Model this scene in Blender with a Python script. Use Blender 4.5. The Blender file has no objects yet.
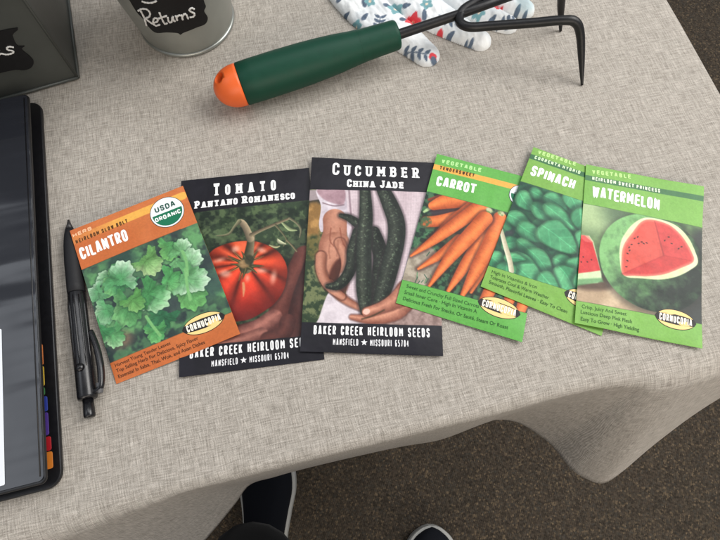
import bpy, bmesh, math, random
import numpy as np
from mathutils import Vector, Matrix

random.seed(7)
scene = bpy.context.scene
COL = scene.collection

# ------------------------------------------------------------------ helpers
def lin(c):
    c = np.asarray(c, float) / 255.0
    return np.where(c <= 0.04045, c / 12.92, ((c + 0.055) / 1.055) ** 2.4)

def lin4(c):
    l = lin(c)
    return (float(l[0]), float(l[1]), float(l[2]), 1.0)

def principled(name, rgb=None, rough=0.5, metal=0.0, spec=0.5, coat=0.0, coat_rough=0.1, sheen=0.0):
    m = bpy.data.materials.new(name)
    m.use_nodes = True
    b = m.node_tree.nodes['Principled BSDF']
    if rgb is not None:
        b.inputs['Base Color'].default_value = lin4(rgb)
    b.inputs['Roughness'].default_value = rough
    b.inputs['Metallic'].default_value = metal
    b.inputs['Specular IOR Level'].default_value = spec
    b.inputs['Coat Weight'].default_value = coat
    b.inputs['Coat Roughness'].default_value = coat_rough
    b.inputs['Sheen Weight'].default_value = sheen
    return m

def nd(m, kind, **kw):
    n = m.node_tree.nodes.new(kind)
    for k, v in kw.items():
        if k in n.inputs.keys():
            n.inputs[k].default_value = v
        else:
            setattr(n, k, v)
    return n

def lk(m, a, ao, b, bi):
    m.node_tree.links.new(a.outputs[ao], b.inputs[bi])

def add_noise_variation(m, scale=60.0, amount=0.25, bump=0.1, bump_dist=0.0005, rough_var=0.1, detail=5.0, stretch=None):
    """mottle the base colour, roughness and surface of a plain material with object-space noise"""
    b = m.node_tree.nodes['Principled BSDF']
    tc = nd(m, 'ShaderNodeTexCoord')
    src, out = tc, 'Object'
    if stretch:
        mp = nd(m, 'ShaderNodeMapping'); mp.inputs['Scale'].default_value = stretch
        lk(m, tc, 'Object', mp, 'Vector'); src, out = mp, 'Vector'
    n = nd(m, 'ShaderNodeTexNoise', Scale=scale, Detail=detail, Roughness=0.6)
    lk(m, src, out, n, 'Vector')
    base = tuple(b.inputs['Base Color'].default_value)
    r = nd(m, 'ShaderNodeMix', data_type='RGBA')
    r.inputs[6].default_value = tuple(x * (1 - amount) for x in base[:3]) + (1,)
    r.inputs[7].default_value = tuple(min(1, x * (1 + amount)) for x in base[:3]) + (1,)
    lk(m, n, 'Fac', r, 0)
    m.node_tree.links.new(r.outputs[2], b.inputs['Base Color'])
    mr = nd(m, 'ShaderNodeMapRange')
    r0 = b.inputs['Roughness'].default_value
    mr.inputs['To Min'].default_value = max(0.03, r0 - rough_var)
    mr.inputs['To Max'].default_value = min(1.0, r0 + rough_var)
    lk(m, n, 'Fac', mr, 'Value'); lk(m, mr, 'Result', b, 'Roughness')
    if bump:
        bp = nd(m, 'ShaderNodeBump', Strength=bump, Distance=bump_dist)
        lk(m, n, 'Fac', bp, 'Height'); lk(m, bp, 'Normal', b, 'Normal')
    return m

def obj(name, verts, faces, mat=None, parent=None, smooth=False, colors=None, uv=None):
    me = bpy.data.meshes.new(name)
    if isinstance(verts, np.ndarray):
        verts = verts.astype(float)
        me.vertices.add(len(verts)); me.vertices.foreach_set('co', verts.ravel())
        F = np.asarray(faces, dtype=np.int32)
        if F.ndim == 2:
            k = F.shape[1]
            me.loops.add(F.size); me.loops.foreach_set('vertex_index', F.ravel())
            me.polygons.add(len(F))
            me.polygons.foreach_set('loop_start', np.arange(0, F.size, k, dtype=np.int32))
        me.update(calc_edges=True)
    else:
        me.from_pydata([tuple(v) for v in verts], [], faces)
    if colors is not None:
        a = me.color_attributes.new('Col', 'FLOAT_COLOR', 'POINT')
        c = np.ones((len(me.vertices), 4), np.float32); c[:, :3] = colors
        a.data.foreach_set('color', c.ravel())
    if uv is not None:
        l = me.uv_layers.new(name='UVMap')
        vi = np.zeros(len(me.loops), np.int32); me.loops.foreach_get('vertex_index', vi)
        l.data.foreach_set('uv', np.asarray(uv, np.float32)[vi].ravel())
    if smooth:
        me.polygons.foreach_set('use_smooth', np.ones(len(me.polygons), bool))
    me.validate(); me.update()
    if mat: me.materials.append(mat)
    o = bpy.data.objects.new(name, me); COL.objects.link(o)
    if parent: o.parent = parent
    return o

def recalc(o):
    bm = bmesh.new(); bm.from_mesh(o.data)
    bmesh.ops.recalc_face_normals(bm, faces=bm.faces)
    bm.to_mesh(o.data); bm.free()
    return o

def bevel(o, w, seg=2):
    md = o.modifiers.new('bevel', 'BEVEL'); md.width = w; md.segments = seg; md.limit_method = 'ANGLE'
    return o

def thing(name, label, cat, loc=(0, 0, 0), group=None):
    o = bpy.data.objects.new(name, None); COL.objects.link(o)
    o.location = loc; o.empty_display_size = 0.02
    o['label'] = label; o['category'] = cat
    if group: o['group'] = group
    bpy.context.view_layer.update()
    return o

def tag(o, label, cat, group=None):
    o['label'] = label; o['category'] = cat
    if group: o['group'] = group
    return o

def loft(sections, closed_ends=True):
    """sections: list of equal-length rings of points -> verts, faces"""
    n = len(sections[0]); V = [p for s in sections for p in s]; F = []
    for i in range(len(sections) - 1):
        for j in range(n):
            k = (j + 1) % n
            F.append((i * n + j, i * n + k, (i + 1) * n + k, (i + 1) * n + j))
    if closed_ends:
        F.append(tuple(range(n - 1, -1, -1)))
        F.append(tuple((len(sections) - 1) * n + j for j in range(n)))
    return V, F

def frame(d):
    d = Vector(d).normalized()
    up = Vector((0, 0, 1)) if abs(d.z) < 0.9 else Vector((0, 1, 0))
    s = d.cross(up).normalized(); u = s.cross(d).normalized()
    return d, s, u

def smooth_path(pts, n=8, closed=False):
    """Catmull-Rom through points (numpy)"""
    P = [np.array(p, float) for p in pts]; out = []
    N = len(P)
    rng = range(N) if closed else range(N - 1)
    for i in rng:
        if closed:
            p0, p1, p2, p3 = P[i - 1], P[i], P[(i + 1) % N], P[(i + 2) % N]
        else:
            p0, p1, p2, p3 = P[max(i - 1, 0)], P[i], P[i + 1], P[min(i + 2, N - 1)]
        for k in range(n):
            t = k / n
            out.append(0.5 * ((2 * p1) + (p2 - p0) * t + (2 * p0 - 5 * p1 + 4 * p2 - p3) * t * t + (3 * p1 - p0 - 3 * p2 + p3) * t ** 3))
    if not closed: out.append(P[-1])
    return out

def tube(path, radii, n=16):
    """swept tube along 3-D path with parallel-transport frames"""
    P = [Vector(p) for p in path]; secs = []
    d, s, u = frame(P[1] - P[0])
    for i, p in enumerate(P):
        if i == 0: t = P[1] - P[0]
        elif i == len(P) - 1: t = P[-1] - P[-2]
        else: t = P[i + 1] - P[i - 1]
        t.normalize()
        s = (s - t * s.dot(t)).normalized(); u = t.cross(s)
        r = radii[i] if hasattr(radii, '__len__') else radii
        secs.append([p + (s * math.cos(a) + u * math.sin(a)) * r for a in [2 * math.pi * k / n for k in range(n)]])
    return loft(secs)

def prism(poly, z0, z1):
    n = len(poly)
    V = [(x, y, z0) for x, y in poly] + [(x, y, z1) for x, y in poly]
    F = [tuple(range(n - 1, -1, -1)), tuple(range(n, 2 * n))]
    F += [(i, (i + 1) % n, n + (i + 1) % n, n + i) for i in range(n)]
    return V, F

def round_rect(x0, y0, x1, y1, r, n=6):
    out = []
    for cx, cy, a0 in ((x1 - r, y1 - r, 0), (x0 + r, y1 - r, 90), (x0 + r, y0 + r, 180), (x1 - r, y0 + r, 270)):
        for k in range(n + 1):
            a = math.radians(a0 + 90 * k / n)
            out.append((cx + r * math.cos(a), cy + r * math.sin(a)))
    return out

# ------------------------------------------------------------------ camera
cd = bpy.data.cameras.new('camera'); cam = bpy.data.objects.new('camera', cd); COL.objects.link(cam)
cam.location = (0, 0, 0.327)
cam.rotation_euler = (math.radians(90 - 70.36), 0, 0)
cd.sensor_width = 36; cd.lens = 528.77 / 720 * 36
cd.clip_start = 0.01; cd.clip_end = 100
scene.camera = cam

# ------------------------------------------------------------------ 2-D paint kit for printed fronts (values in mm, y down from the top edge)
def hash_noise(x, y, seed):
    xi = np.floor(x).astype(np.int64); yi = np.floor(y).astype(np.int64)
    xf = x - xi; yf = y - yi
    xf = xf * xf * (3 - 2 * xf); yf = yf * yf * (3 - 2 * yf)
    def h(a, b):
        v = (a * 374761393 + b * 668265263 + seed * 974634777) & 0xFFFFFFFF
        v = ((v ^ (v >> 13)) * 1274126177) & 0xFFFFFFFF
        return ((v ^ (v >> 16)) & 0xFFFF) / 65535.0
    return (h(xi, yi) * (1 - xf) + h(xi + 1, yi) * xf) * (1 - yf) + (h(xi, yi + 1) * (1 - xf) + h(xi + 1, yi + 1) * xf) * yf

def fbm(x, y, scale, seed=0, octv=4):
    s = 0; a = 0.5; t = 0
    for o in range(octv):
        s = s + a * hash_noise(x / scale * 2 ** o + 100, y / scale * 2 ** o + 100, seed + o); t += a; a *= 0.55
    return s / t

def sstep(a, b, x):
    t = np.clip((x - a) / (b - a), 0, 1); return t * t * (3 - 2 * t)

class Art:
    def __init__(self, W, H, res=0.34):
        self.W, self.H = W, H
        self.nx, self.ny = int(W / res) + 1, int(H / res) + 1
        self.X, self.Y = np.meshgrid(np.linspace(0, W, self.nx), np.linspace(0, H, self.ny))
        self.C = np.zeros(self.X.shape + (3,)); self.seed = 1
    def put(self, mask, col):
        col = np.asarray(col, float)
        if col.ndim == 1: col = col[None, None, :]
        self.C = self.C * (1 - mask[..., None]) + col * mask[..., None]
    def fill(self, col): self.put(np.ones_like(self.X), col)
    def noise(self, scale, oct=4):
        self.seed += 17; return fbm(self.X, self.Y, scale, self.seed, oct)
    def mottle(self, mask, c0, c1, scale, oct=4, lo=0.3, hi=0.7):
        n = sstep(lo, hi, self.noise(scale, oct))[..., None]
        self.put(mask, np.asarray(c0, float) * (1 - n) + np.asarray(c1, float) * n)
    def poly_sd(self, pts):
        X, Y = self.X, self.Y; d = np.full(X.shape, 1e9); ins = np.zeros(X.shape, bool)
        n = len(pts)
        for i in range(n):
            ax, ay = pts[i]; bx, by = pts[(i + 1) % n]
            ex, ey = bx - ax, by - ay
            t = np.clip(((X - ax) * ex + (Y - ay) * ey) / (ex * ex + ey * ey + 1e-12), 0, 1)
            d = np.minimum(d, (X - ax - t * ex) ** 2 + (Y - ay - t * ey) ** 2)
            if ay != by:
                ins ^= ((ay > Y) != (by > Y)) & (X < ex * (Y - ay) / (by - ay) + ax)
        d = np.sqrt(d); return np.where(ins, -d, d)
    def poly(self, pts, soft=0.25, curve=True):
        if curve: pts = [tuple(p) for p in smooth_path(pts, 5, True)]
        sd = self.poly_sd(pts); return sstep(soft, -soft, sd), sd
    def chain_sd(self, pts, rad):
        """distance to a tapered chain; also returns signed cross coordinate (-1..1) and the length coordinate"""
        X, Y = self.X, self.Y; best = np.full(X.shape, 1e9); cr = np.zeros(X.shape); al = np.zeros(X.shape)
        L = 0
        for i in range(len(pts) - 1):
            ax, ay = pts[i]; bx, by = pts[i + 1]; ex, ey = bx - ax, by - ay
            l2 = ex * ex + ey * ey + 1e-12; l = math.sqrt(l2)
            t = np.clip(((X - ax) * ex + (Y - ay) * ey) / l2, 0, 1)
            r = rad[i] + (rad[i + 1] - rad[i]) * t
            d = np.hypot(X - ax - t * ex, Y - ay - t * ey)
            s = d - r; m = s < best
            c = ((X - ax) * ey - (Y - ay) * ex) / l / np.maximum(r, 1e-6)
            best = np.where(m, s, best); cr = np.where(m, c, cr); al = np.where(m, L + t * l, al); L += l
        return best, np.clip(cr, -1.3, 1.3), al
    def chain(self, pts, rad, soft=0.25, curve=True):
        if curve and len(pts) > 2:
            n = 5
            R = [float(r[0]) for r in smooth_path([(r,) for r in rad], n)]
            pts = [tuple(p) for p in smooth_path(pts, n)]; rad = R
        sd, cr, al = self.chain_sd(pts, rad)
        return sstep(soft, -soft, sd), cr, al, sd
    def line(self, pts, r, col, soft=0.2, a=1.0, curve=True):
        m, _, _, _ = self.chain(pts, [r] * len(pts) if not hasattr(r, '__len__') else r, soft, curve)
        self.put(m * a, col)
    def ell(self, c, rx, ry, ang=0, soft=0.25):
        ca, sa = math.cos(ang), math.sin(ang)
        x = (self.X - c[0]) * ca + (self.Y - c[1]) * sa; y = -(self.X - c[0]) * sa + (self.Y - c[1]) * ca
        k = np.hypot(x / rx, y / ry); sd = (k - 1) * min(rx, ry)
        return sstep(soft, -soft, sd), x / rx, y / ry
    def below(self, p, q, soft=0.12):
        """mask of everything below the line p-q (p left, q right)"""
        ex, ey = q[0] - p[0], q[1] - p[1]; l = math.hypot(ex, ey)
        sd = ((self.X - p[0]) * ey - (self.Y - p[1]) * ex) / l
        return sstep(soft, -soft, sd)

def deepen(c, g):
    """the denser ink of a halftone photograph"""
    return 255 * (np.clip(c, 0, 255) / 255) ** g

def mixc(a, b, t):
    t = t[..., None]; return np.asarray(a, float) * (1 - t) + np.asarray(b, float) * t

# ------------------------------------------------------------------ drawn alphabet: stroke skeletons in a unit box
O_ = [(.25, 0), (.75, 0), (1, .17), (1, .83), (.75, 1), (.25, 1), (0, .83), (0, .17), (.25, 0)]
C_ = [(1, .68), (1, .86), (.76, 1), (.24, 1), (0, .84), (0, .16), (.24, 0), (.76, 0), (1, .14), (1, .32)]
P_ = [(0, 0), (0, 1), (.72, 1), (1, .88), (1, .58), (.72, .46), (0, .46)]
GLYPH = {
 'A': (.95, [[(0, 0), (.38, 1), (.62, 1), (1, 0)], [(.15, .3), (.85, .3)]]),
 'B': (.85, [[(0, .53), (.74, .53), (.94, .64), (.94, .88), (.72, 1), (0, 1), (0, 0), (.75, 0), (1, .12), (1, .4), (.74, .53)]]),
 'C': (.85, [C_]), 'D': (.88, [[(0, 0), (0, 1), (.68, 1), (1, .8), (1, .2), (.68, 0), (0, 0)]]),
 'E': (.75, [[(1, 1), (0, 1), (0, 0), (1, 0)], [(0, .52), (.85, .52)]]),
 'F': (.72, [[(1, 1), (0, 1), (0, 0)], [(0, .52), (.85, .52)]]),
 'G': (.88, [C_ + [(1, .46), (.58, .46)]]),
 'H': (.9, [[(0, 0), (0, 1)], [(1, 0), (1, 1)], [(0, .5), (1, .5)]]),
 'I': (.0, [[(.5, 0), (.5, 1)]]),
 'J': (.7, [[(1, 1), (1, .16), (.76, 0), (.24, 0), (0, .14), (0, .3)]]),
 'K': (.9, [[(0, 0), (0, 1)], [(1, 1), (.05, .42)], [(.32, .58), (1, 0)]]),
 'L': (.7, [[(0, 1), (0, 0), (1, 0)]]),
 'M': (1.2, [[(0, 0), (0, 1), (.5, .3), (1, 1), (1, 0)]]),
 'N': (.95, [[(0, 0), (0, 1), (1, 0), (1, 1)]]),
 'O': (.88, [O_]), 'P': (.82, [P_]), 'R': (.88, [P_, [(.5, .46), (1, 0)]]),
 'S': (.82, [[(1, .74), (1, .87), (.76, 1), (.24, 1), (0, .87), (0, .65), (.22, .54), (.78, .47), (1, .36), (1, .13), (.76, 0), (.24, 0), (0, .13), (0, .27)]]),
 'T': (.85, [[(.5, 0), (.5, 1)], [(0, 1), (1, 1)]]),
 'U': (.88, [[(0, 1), (0, .16), (.24, 0), (.76, 0), (1, .16), (1, 1)]]),
 'V': (.9, [[(0, 1), (.5, 0), (1, 1)]]),
 'W': (1.3, [[(0, 1), (.25, 0), (.5, .85), (.75, 0), (1, 1)]]),
 'Y': (.9, [[(0, 1), (.5, .45), (1, 1)], [(.5, .45), (.5, 0)]]),
 '0': (.75, [O_]), '4': (.8, [[(.75, 0), (.75, 1), (0, .3), (1, .3)]]),
 '5': (.75, [[(.95, 1), (.05, 1), (.0, .55), (.72, .58), (1, .44), (1, .14), (.76, 0), (.2, 0), (0, .12)]]),
 '6': (.75, [[(.95, .86), (.76, 1), (.24, 1), (0, .84), (0, .16), (.24, 0), (.76, 0), (1, .16), (1, .42), (.76, .55), (0, .5)]]),
 '7': (.75, [[(0, 1), (1, 1), (.35, 0)]]),
}
SERIF = {  # (x, y) places that carry a horizontal slab, then extra ticks
 'A': [(0, 0), (1, 0)], 'B': [(-.02, 0), (-.02, 1)], 'D': [(-.02, 0), (-.02, 1)], 'E': [(-.02, 0), (-.02, 1)], 'H': [(0, 0), (0, 1), (1, 0), (1, 1)],
 'I': [(.5, 0), (.5, 1)], 'J': [(1, 1)], 'M': [(0, 0), (1, 0), (0, 1), (1, 1)], 'N': [(0, 0), (0, 1), (1, 1)], 'P': [(0, 0), (-.02, 1)],
 'R': [(0, 0), (-.02, 1), (1, 0)], 'T': [(.5, 0)], 'U': [(0, 1), (1, 1)]}
TICK = {'T': [[(0, 1), (0, .78)], [(1, 1), (1, .78)]], 'E': [[(1, 1), (1, .8)], [(1, 0), (1, .22)]], 'C': [[(1, 1), (1, .66)]], 'S': [[(1, 1), (1, .7)], [(0, 0), (0, .3)]]}

def round_corners(pts, r):
    if len(pts) < 3: return [np.array(p, float) for p in pts]
    P = [np.array(p, float) for p in pts]
    closed = np.allclose(P[0], P[-1])
    out = [] if closed else [P[0]]
    idx = range(len(P) - 1) if closed else range(1, len(P) - 1)
    for i in idx:
        a = P[i - 1] if (i > 0 or not closed) else P[-2]
        b, c = P[i], P[i + 1]
        la, lc = np.linalg.norm(b - a), np.linalg.norm(c - b)
        k = min(r, .45 * la, .45 * lc)
        p0 = b + (a - b) / la * k; p1 = b + (c - b) / lc * k
        for t in (0, .25, .5, .75, 1):
            out.append((1 - t) ** 2 * p0 + 2 * t * (1 - t) * b + t * t * p1)
    if closed: out.append(out[0])
    else: out.append(P[-1])
    return out

def ribbon(path, w, V, F, z):
    """flat stroke of width w; z = (x, y, layer) marker"""
    P = [np.array(p, float) for p in path]
    Q = [P[0]]
    for p in P[1:]:
        if np.linalg.norm(p - Q[-1]) > 1e-6: Q.append(p)
    P = Q; n = len(P)
    if n < 2: return
    closed = np.linalg.norm(P[0] - P[-1]) < 1e-4
    b0 = len(V)
    for i in range(n):
        if closed and i in (0, n - 1): d0 = P[-1] - P[-2]; d1 = P[1] - P[0]
        else:
            d0 = P[i] - P[i - 1] if i > 0 else P[1] - P[0]
            d1 = P[i + 1] - P[i] if i < n - 1 else d0
        d0 = d0 / np.linalg.norm(d0); d1 = d1 / np.linalg.norm(d1)
        n0 = np.array([-d0[1], d0[0]]); n1 = np.array([-d1[1], d1[0]])
        m = n0 + n1; m = m / max(1e-6, np.linalg.norm(m))
        k = 1 / max(.45, float(m @ n0))
        V.append((*(P[i] + m * w / 2 * k), z)); V.append((*(P[i] - m * w / 2 * k), z))
    for i in range(n - 1):
        a = b0 + 2 * i; F.append((a, a + 1, a + 3, a + 2))

def draw_text(s, p0, p1, cap, weight=.17, slab=False, gap=.28, small=.8, rnd=.12, wide=None, space=.6):
    """strokes of a line of lettering from baseline start p0 to end p1 (mm, y down) -> V (x, y, layer), F.
    lower-case characters are drawn as small capitals."""
    dx, dy = p1[0] - p0[0], p1[1] - p0[1]; L = math.hypot(dx, dy); ex, ey = dx / L, dy / L
    ux, uy = ey, -ex                                # 'up' of the line, y down
    wmm0, gmm = weight * cap, gap * cap
    for _ in range(40):                             # thin the strokes and gaps until every counter stays open
        fixed = 0; units = 0
        for ch in s:
            if ch == ' ': fixed += space * cap * .6; continue
            if ch == '*': fixed += cap * .7 + gmm; continue
            sc = small if ch.islower() else 1.0
            units += GLYPH[ch.upper()][0] * sc; fixed += wmm0 * sc ** .5 + gmm
            if slab and ch.upper() in SERIF: fixed += wmm0 * .5
        k = (L - (fixed - gmm)) / units
        if k * .85 > wmm0 * 1.25: break
        wmm0 *= .95; gmm *= .93
    items = []; x = 0
    for ch in s:
        if ch == ' ': x += space * cap * .6; continue
        if ch == '*': items.append(('*', x, 0, 1, 0)); x += cap * .7 + gmm; continue
        sc = small if ch.islower() else 1.0
        w_ = wmm0 * sc ** .5; g_ = GLYPH[ch.upper()][0] * sc * k
        sl = wmm0 * .25 if (slab and ch.upper() in SERIF) else 0
        items.append((ch.upper(), x + sl + w_ / 2, g_, sc, w_)); x += g_ + w_ + 2 * sl + gmm
    V = []; F = []; layer = 0
    for ch, gx0, gwm, sc, wmm in items:
        h = cap * sc
        def T(p): return (gx0 + p[0] * gwm, wmm / 2 + p[1] * (h - wmm))
        strokes = []
        if ch == '*':
            c = (gx0 + .35 * cap, h / 2); b0 = len(V)
            V.append((p0[0] + ex * c[0] + ux * c[1], p0[1] + ey * c[0] + uy * c[1], layer))
            for k in range(10):
                a = math.pi / 2 + k * math.pi / 5; r = h * (.5 if k % 2 == 0 else .22)
                q = (c[0] + r * math.cos(a), c[1] + r * math.sin(a))
                V.append((p0[0] + ex * q[0] + ux * q[1], p0[1] + ey * q[0] + uy * q[1], layer))
            F += [(b0, b0 + 1 + k, b0 + 1 + (k + 1) % 10) for k in range(10)]
            continue
        for pl in GLYPH[ch][1]:
            q = [np.array(T(p)) for p in pl]
            if ch in 'TEFLZ' or (ch in 'GJ' and False):          # square off the free horizontal arms
                for i0, i1 in ((0, 1), (-1, -2)):
                    d_ = q[i0] - q[i1]
                    if abs(d_[1]) < 1e-6 and abs(d_[0]) > 0: q[i0] = q[i0] + np.array([math.copysign(wmm * .5, d_[0]), 0])
            strokes.append((round_corners(q, rnd * h), wmm))
        if slab:
            for p in SERIF.get(ch, []):
                q = T(p); hw = wmm * .82
                strokes.append(([np.array((q[0] - hw, q[1])), np.array((q[0] + hw, q[1]))], wmm * .6))
            for pl in TICK.get(ch, []):
                strokes.append(([np.array(T(p)) for p in pl], wmm * .75))
        for st, w in strokes:
            W2 = [(p0[0] + ex * p[0] + ux * p[1], p0[1] + ey * p[0] + uy * p[1]) for p in st]
            ribbon(W2, w, V, F, layer); layer += 1
    return V, F

_fc = {}
def font_text(s, p0, p1, cap):
    """mixed-case small print in the built-in typeface -> V, F in mm (y down)"""
    cu = bpy.data.curves.new('line', 'FONT'); cu.body = s; cu.size = 1.0; cu.offset = 0.006; cu.resolution_u = 3
    o = bpy.data.objects.new('line', cu); COL.objects.link(o)
    me = o.to_mesh()
    P = np.zeros(len(me.vertices) * 3); me.vertices.foreach_get('co', P); P = P.reshape(-1, 3)
    F = [tuple(p.vertices) for p in me.polygons]
    o.to_mesh_clear(); COL.objects.unlink(o); bpy.data.objects.remove(o); bpy.data.curves.remove(cu)
    w = P[:, 0].max() - P[:, 0].min(); P[:, 0] -= P[:, 0].min()
    dx, dy = p1[0] - p0[0], p1[1] - p0[1]; L = math.hypot(dx, dy); ex, ey = dx / L, dy / L
    sx = L / w; sy = cap / .70
    V = [(p0[0] + ex * x * sx + ey * y * sy, p0[1] + ey * x * sx - ex * y * sy, 0) for x, y, _ in P]
    return V, F

def ellipse_fan(c, rx, ry, ang, layer=0, n=48):
    V = [(c[0], c[1], layer)]
    for k in range(n):
        a = 2 * math.pi * k / n; x, y = rx * math.cos(a), ry * math.sin(a)
        V.append((c[0] + x * math.cos(ang) - y * math.sin(ang), c[1] + x * math.sin(ang) + y * math.cos(ang), layer))
    return V, [(0, 1 + k, 1 + (k + 1) % n) for k in range(n)]

# ------------------------------------------------------------------ seed packets
print_mat = bpy.data.materials.new('printed_paper'); print_mat.use_nodes = True
_b = print_mat.node_tree.nodes['Principled BSDF']; _b.inputs['Roughness'].default_value = .46; _b.inputs['Specular IOR Level'].default_value = .28
_a = nd(print_mat, 'ShaderNodeVertexColor'); _a.layer_name = 'Col'; lk(print_mat, _a, 'Color', _b, 'Base Color')
_tc = nd(print_mat, 'ShaderNodeTexCoord'); _n = nd(print_mat, 'ShaderNodeTexNoise', Scale=45.0, Detail=3.0)
_n2 = nd(print_mat, 'ShaderNodeTexNoise', Scale=900.0, Detail=2.0)
_bp = nd(print_mat, 'ShaderNodeBump', Strength=.6, Distance=.0016); _bp2 = nd(print_mat, 'ShaderNodeBump', Strength=.12, Distance=.0002)
lk(print_mat, _tc, 'Object', _n, 'Vector'); lk(print_mat, _tc, 'Object', _n2, 'Vector')
lk(print_mat, _n, 'Fac', _bp, 'Height'); lk(print_mat, _n2, 'Fac', _bp2, 'Height')
lk(print_mat, _bp, 'Normal', _bp2, 'Normal'); lk(print_mat, _bp2, 'Normal', _b, 'Normal')

_inks = {}
def ink(rgb):
    k = tuple(rgb)
    if k not in _inks:
        m = principled('ink_%d' % len(_inks), rgb, rough=.48, spec=.25)
        _inks[k] = add_noise_variation(m, 400, .06, 0.0, rough_var=.05)
    return _inks[k]

class Packet:
    def __init__(self, label, W, H, corners, bulge, art, head, foot, paper, seed, curl=()):
        self.W, self.H, self.bulge, self.seed, self.curl = W, H, bulge, seed, curl
        self.K = [np.array(c, float) for c in corners]           # TL TR BR BL, metres
        c = sum(self.K) / 4
        self.root = thing('seed_packet', label, 'seed packet', (c[0], c[1], 0), 'seed packets fanned out in a row')
        self.org = np.array([c[0], c[1], 0])
        ny, nx = art.ny, art.nx
        xs, ys = art.X.ravel(), art.Y.ravel()
        P = self.warp(xs, ys, 0.0)
        grain = 1 + .10 * (fbm(art.X, art.Y, .9, seed + 50, 2) - .5) + .05 * (fbm(art.X, art.Y, 9, seed + 60, 3) - .5)
        cols = lin(np.clip(art.C * grain[..., None], 0, 255)).reshape(-1, 3)
        I = np.arange(ny * nx).reshape(ny, nx)
        Q = np.stack([I[:-1, :-1], I[1:, :-1], I[1:, 1:], I[:-1, 1:]], -1).reshape(-1, 4)
        cx = xs[Q].mean(1); cy = ys[Q].mean(1)
        def under(l): 
            (ax, ay), (bx, by) = l
            return cy > ay + (cx - ax) * (by - ay) / (bx - ax)
        uh, uf = under(head), under(foot)
        for name, m in (('header_band', ~uh), ('photo_print', uh & ~uf), ('footer_band', uf)):
            q = Q[m]; ids, inv = np.unique(q.ravel(), return_inverse=True)
            obj(name, P[ids], inv.reshape(-1, 4), print_mat, self.root, True, cols[ids])
        # paper body: back sheet and the folded sides
        n, m = 25, 35
        gx, gy = np.meshgrid(np.linspace(0, W, n), np.linspace(0, H, m)); g = np.arange(n * m).reshape(m, n)
        B = self.warp(gx.ravel(), gy.ravel(), 0, back=True)
        ring = list(g[0, :]) + list(g[1:, -1]) + list(g[-1, -2::-1]) + list(g[-2:0, 0])
        Tp = self.warp(gx.ravel()[ring], gy.ravel()[ring], -0.012)
        Vv = np.concatenate([B, Tp]); k = len(ring)
        Ff = [(g[i, j], g[i, j + 1], g[i + 1, j + 1], g[i + 1, j]) for i in range(m - 1) for j in range(n - 1)]
        Ff += [(ring[i], ring[(i + 1) % k], n * m + (i + 1) % k, n * m + i) for i in range(k)]
        obj('pouch', Vv, Ff, ink(paper), self.root)
    def warp(self, x, y, dz, back=False):
        """packet mm -> metres relative to the root"""
        x = np.asarray(x, float); y = np.asarray(y, float); u = x / self.W; v = y / self.H
        w = [(1 - u) * (1 - v), u * (1 - v), u * v, (1 - u) * v]
        P = sum(wi[:, None] * k[None, :] for wi, k in zip(w, self.K)) - self.org
        e = np.sin(np.pi * np.clip(u, 0, 1)) ** .8 * np.sin(np.pi * np.clip(v, 0, 1)) ** .6
        for (cu, cv, amp, rad) in self.curl:
            P[:, 2] += amp * 1e-3 * np.exp(-((u - cu) ** 2 + ((v - cv) * self.H / self.W) ** 2) / rad ** 2)
        if not back:
            nz = fbm(x, y, 26, self.seed, 3) - .5
            P[:, 2] += (.28 + self.bulge * e * (1 + 1.7 * nz) + dz) * 1e-3
        return P
    def mesh(self, name, parts, parent=None):
        """parts: list of (V, F, colour) laid on the printed front"""
        lift = .10
        V = []; F = []; mats = []; mi = []
        me = bpy.data.meshes.new(name)
        for (pv, pf, colr) in parts:
            A = np.array([(a, b) for a, b, _ in pv]); z = np.array([c for _, _, c in pv])
            W = np.concatenate([self.warp(A[i:i + 1, 0], A[i:i + 1, 1], lift + .0035 * z[i]) for i in range(len(A))]) if False else self.warp(A[:, 0], A[:, 1], 0)
            W[:, 2] += (lift + .004 * z) * 1e-3
            b = len(V); V += [tuple(p) for p in W]; F += [tuple(b + i for i in f) for f in pf]
            mt = ink(colr)
            if mt not in mats: mats.append(mt)
            mi += [mats.index(mt)] * len(pf)
            lift += .03
        me.from_pydata(V, [], F)
        for m in mats: me.materials.append(m)
        me.polygons.foreach_set('material_index', mi); me.update()
        bm = bmesh.new(); bm.from_mesh(me)                      # every face of the print looks up
        for f in bm.faces:
            f.normal_update()
            if f.normal.z < 0: f.normal_flip()
        bm.to_mesh(me); bm.free()
        o = bpy.data.objects.new(name, me); COL.objects.link(o); o.parent = parent or self.root
        return o
    def emblem(self, c, rx, ry, ang):
        ca, sa = math.cos(ang), math.sin(ang)
        def q(x, y): return (c[0] + x * ca - y * sa, c[1] + x * sa + y * ca)
        v1 = ellipse_fan(c, rx, ry, ang, 0); v2 = ellipse_fan(c, rx - .45, ry - .45, ang, 0)
        ban = [(-rx * 1.07, 0), (-rx * .96, -ry * .34), (-rx * .5, -ry * .47), (0, -ry * .52), (rx * .5, -ry * .47), (rx * .96, -ry * .34),
               (rx * 1.07, 0), (rx * .96, ry * .34), (rx * .5, ry * .47), (0, ry * .52), (-rx * .5, ry * .47), (-rx * .96, ry * .34)]
        bv = [(*q(x, y), 0) for x, y in ban]
        e = self.mesh('emblem', [(*v1, (38, 36, 34)), (*v2, (240, 208, 138)), (bv, [tuple(range(len(bv)))], (40, 38, 38))])
        t = draw_text('CORNUCOPIA', q(-rx * .84, ry * .36), q(rx * .84, ry * .36), ry * .72, weight=.2, gap=.16)
        o = self.mesh('lettering', [(*t, (246, 240, 224))], e)
        o.location.z = 0.0002
        return e
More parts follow.
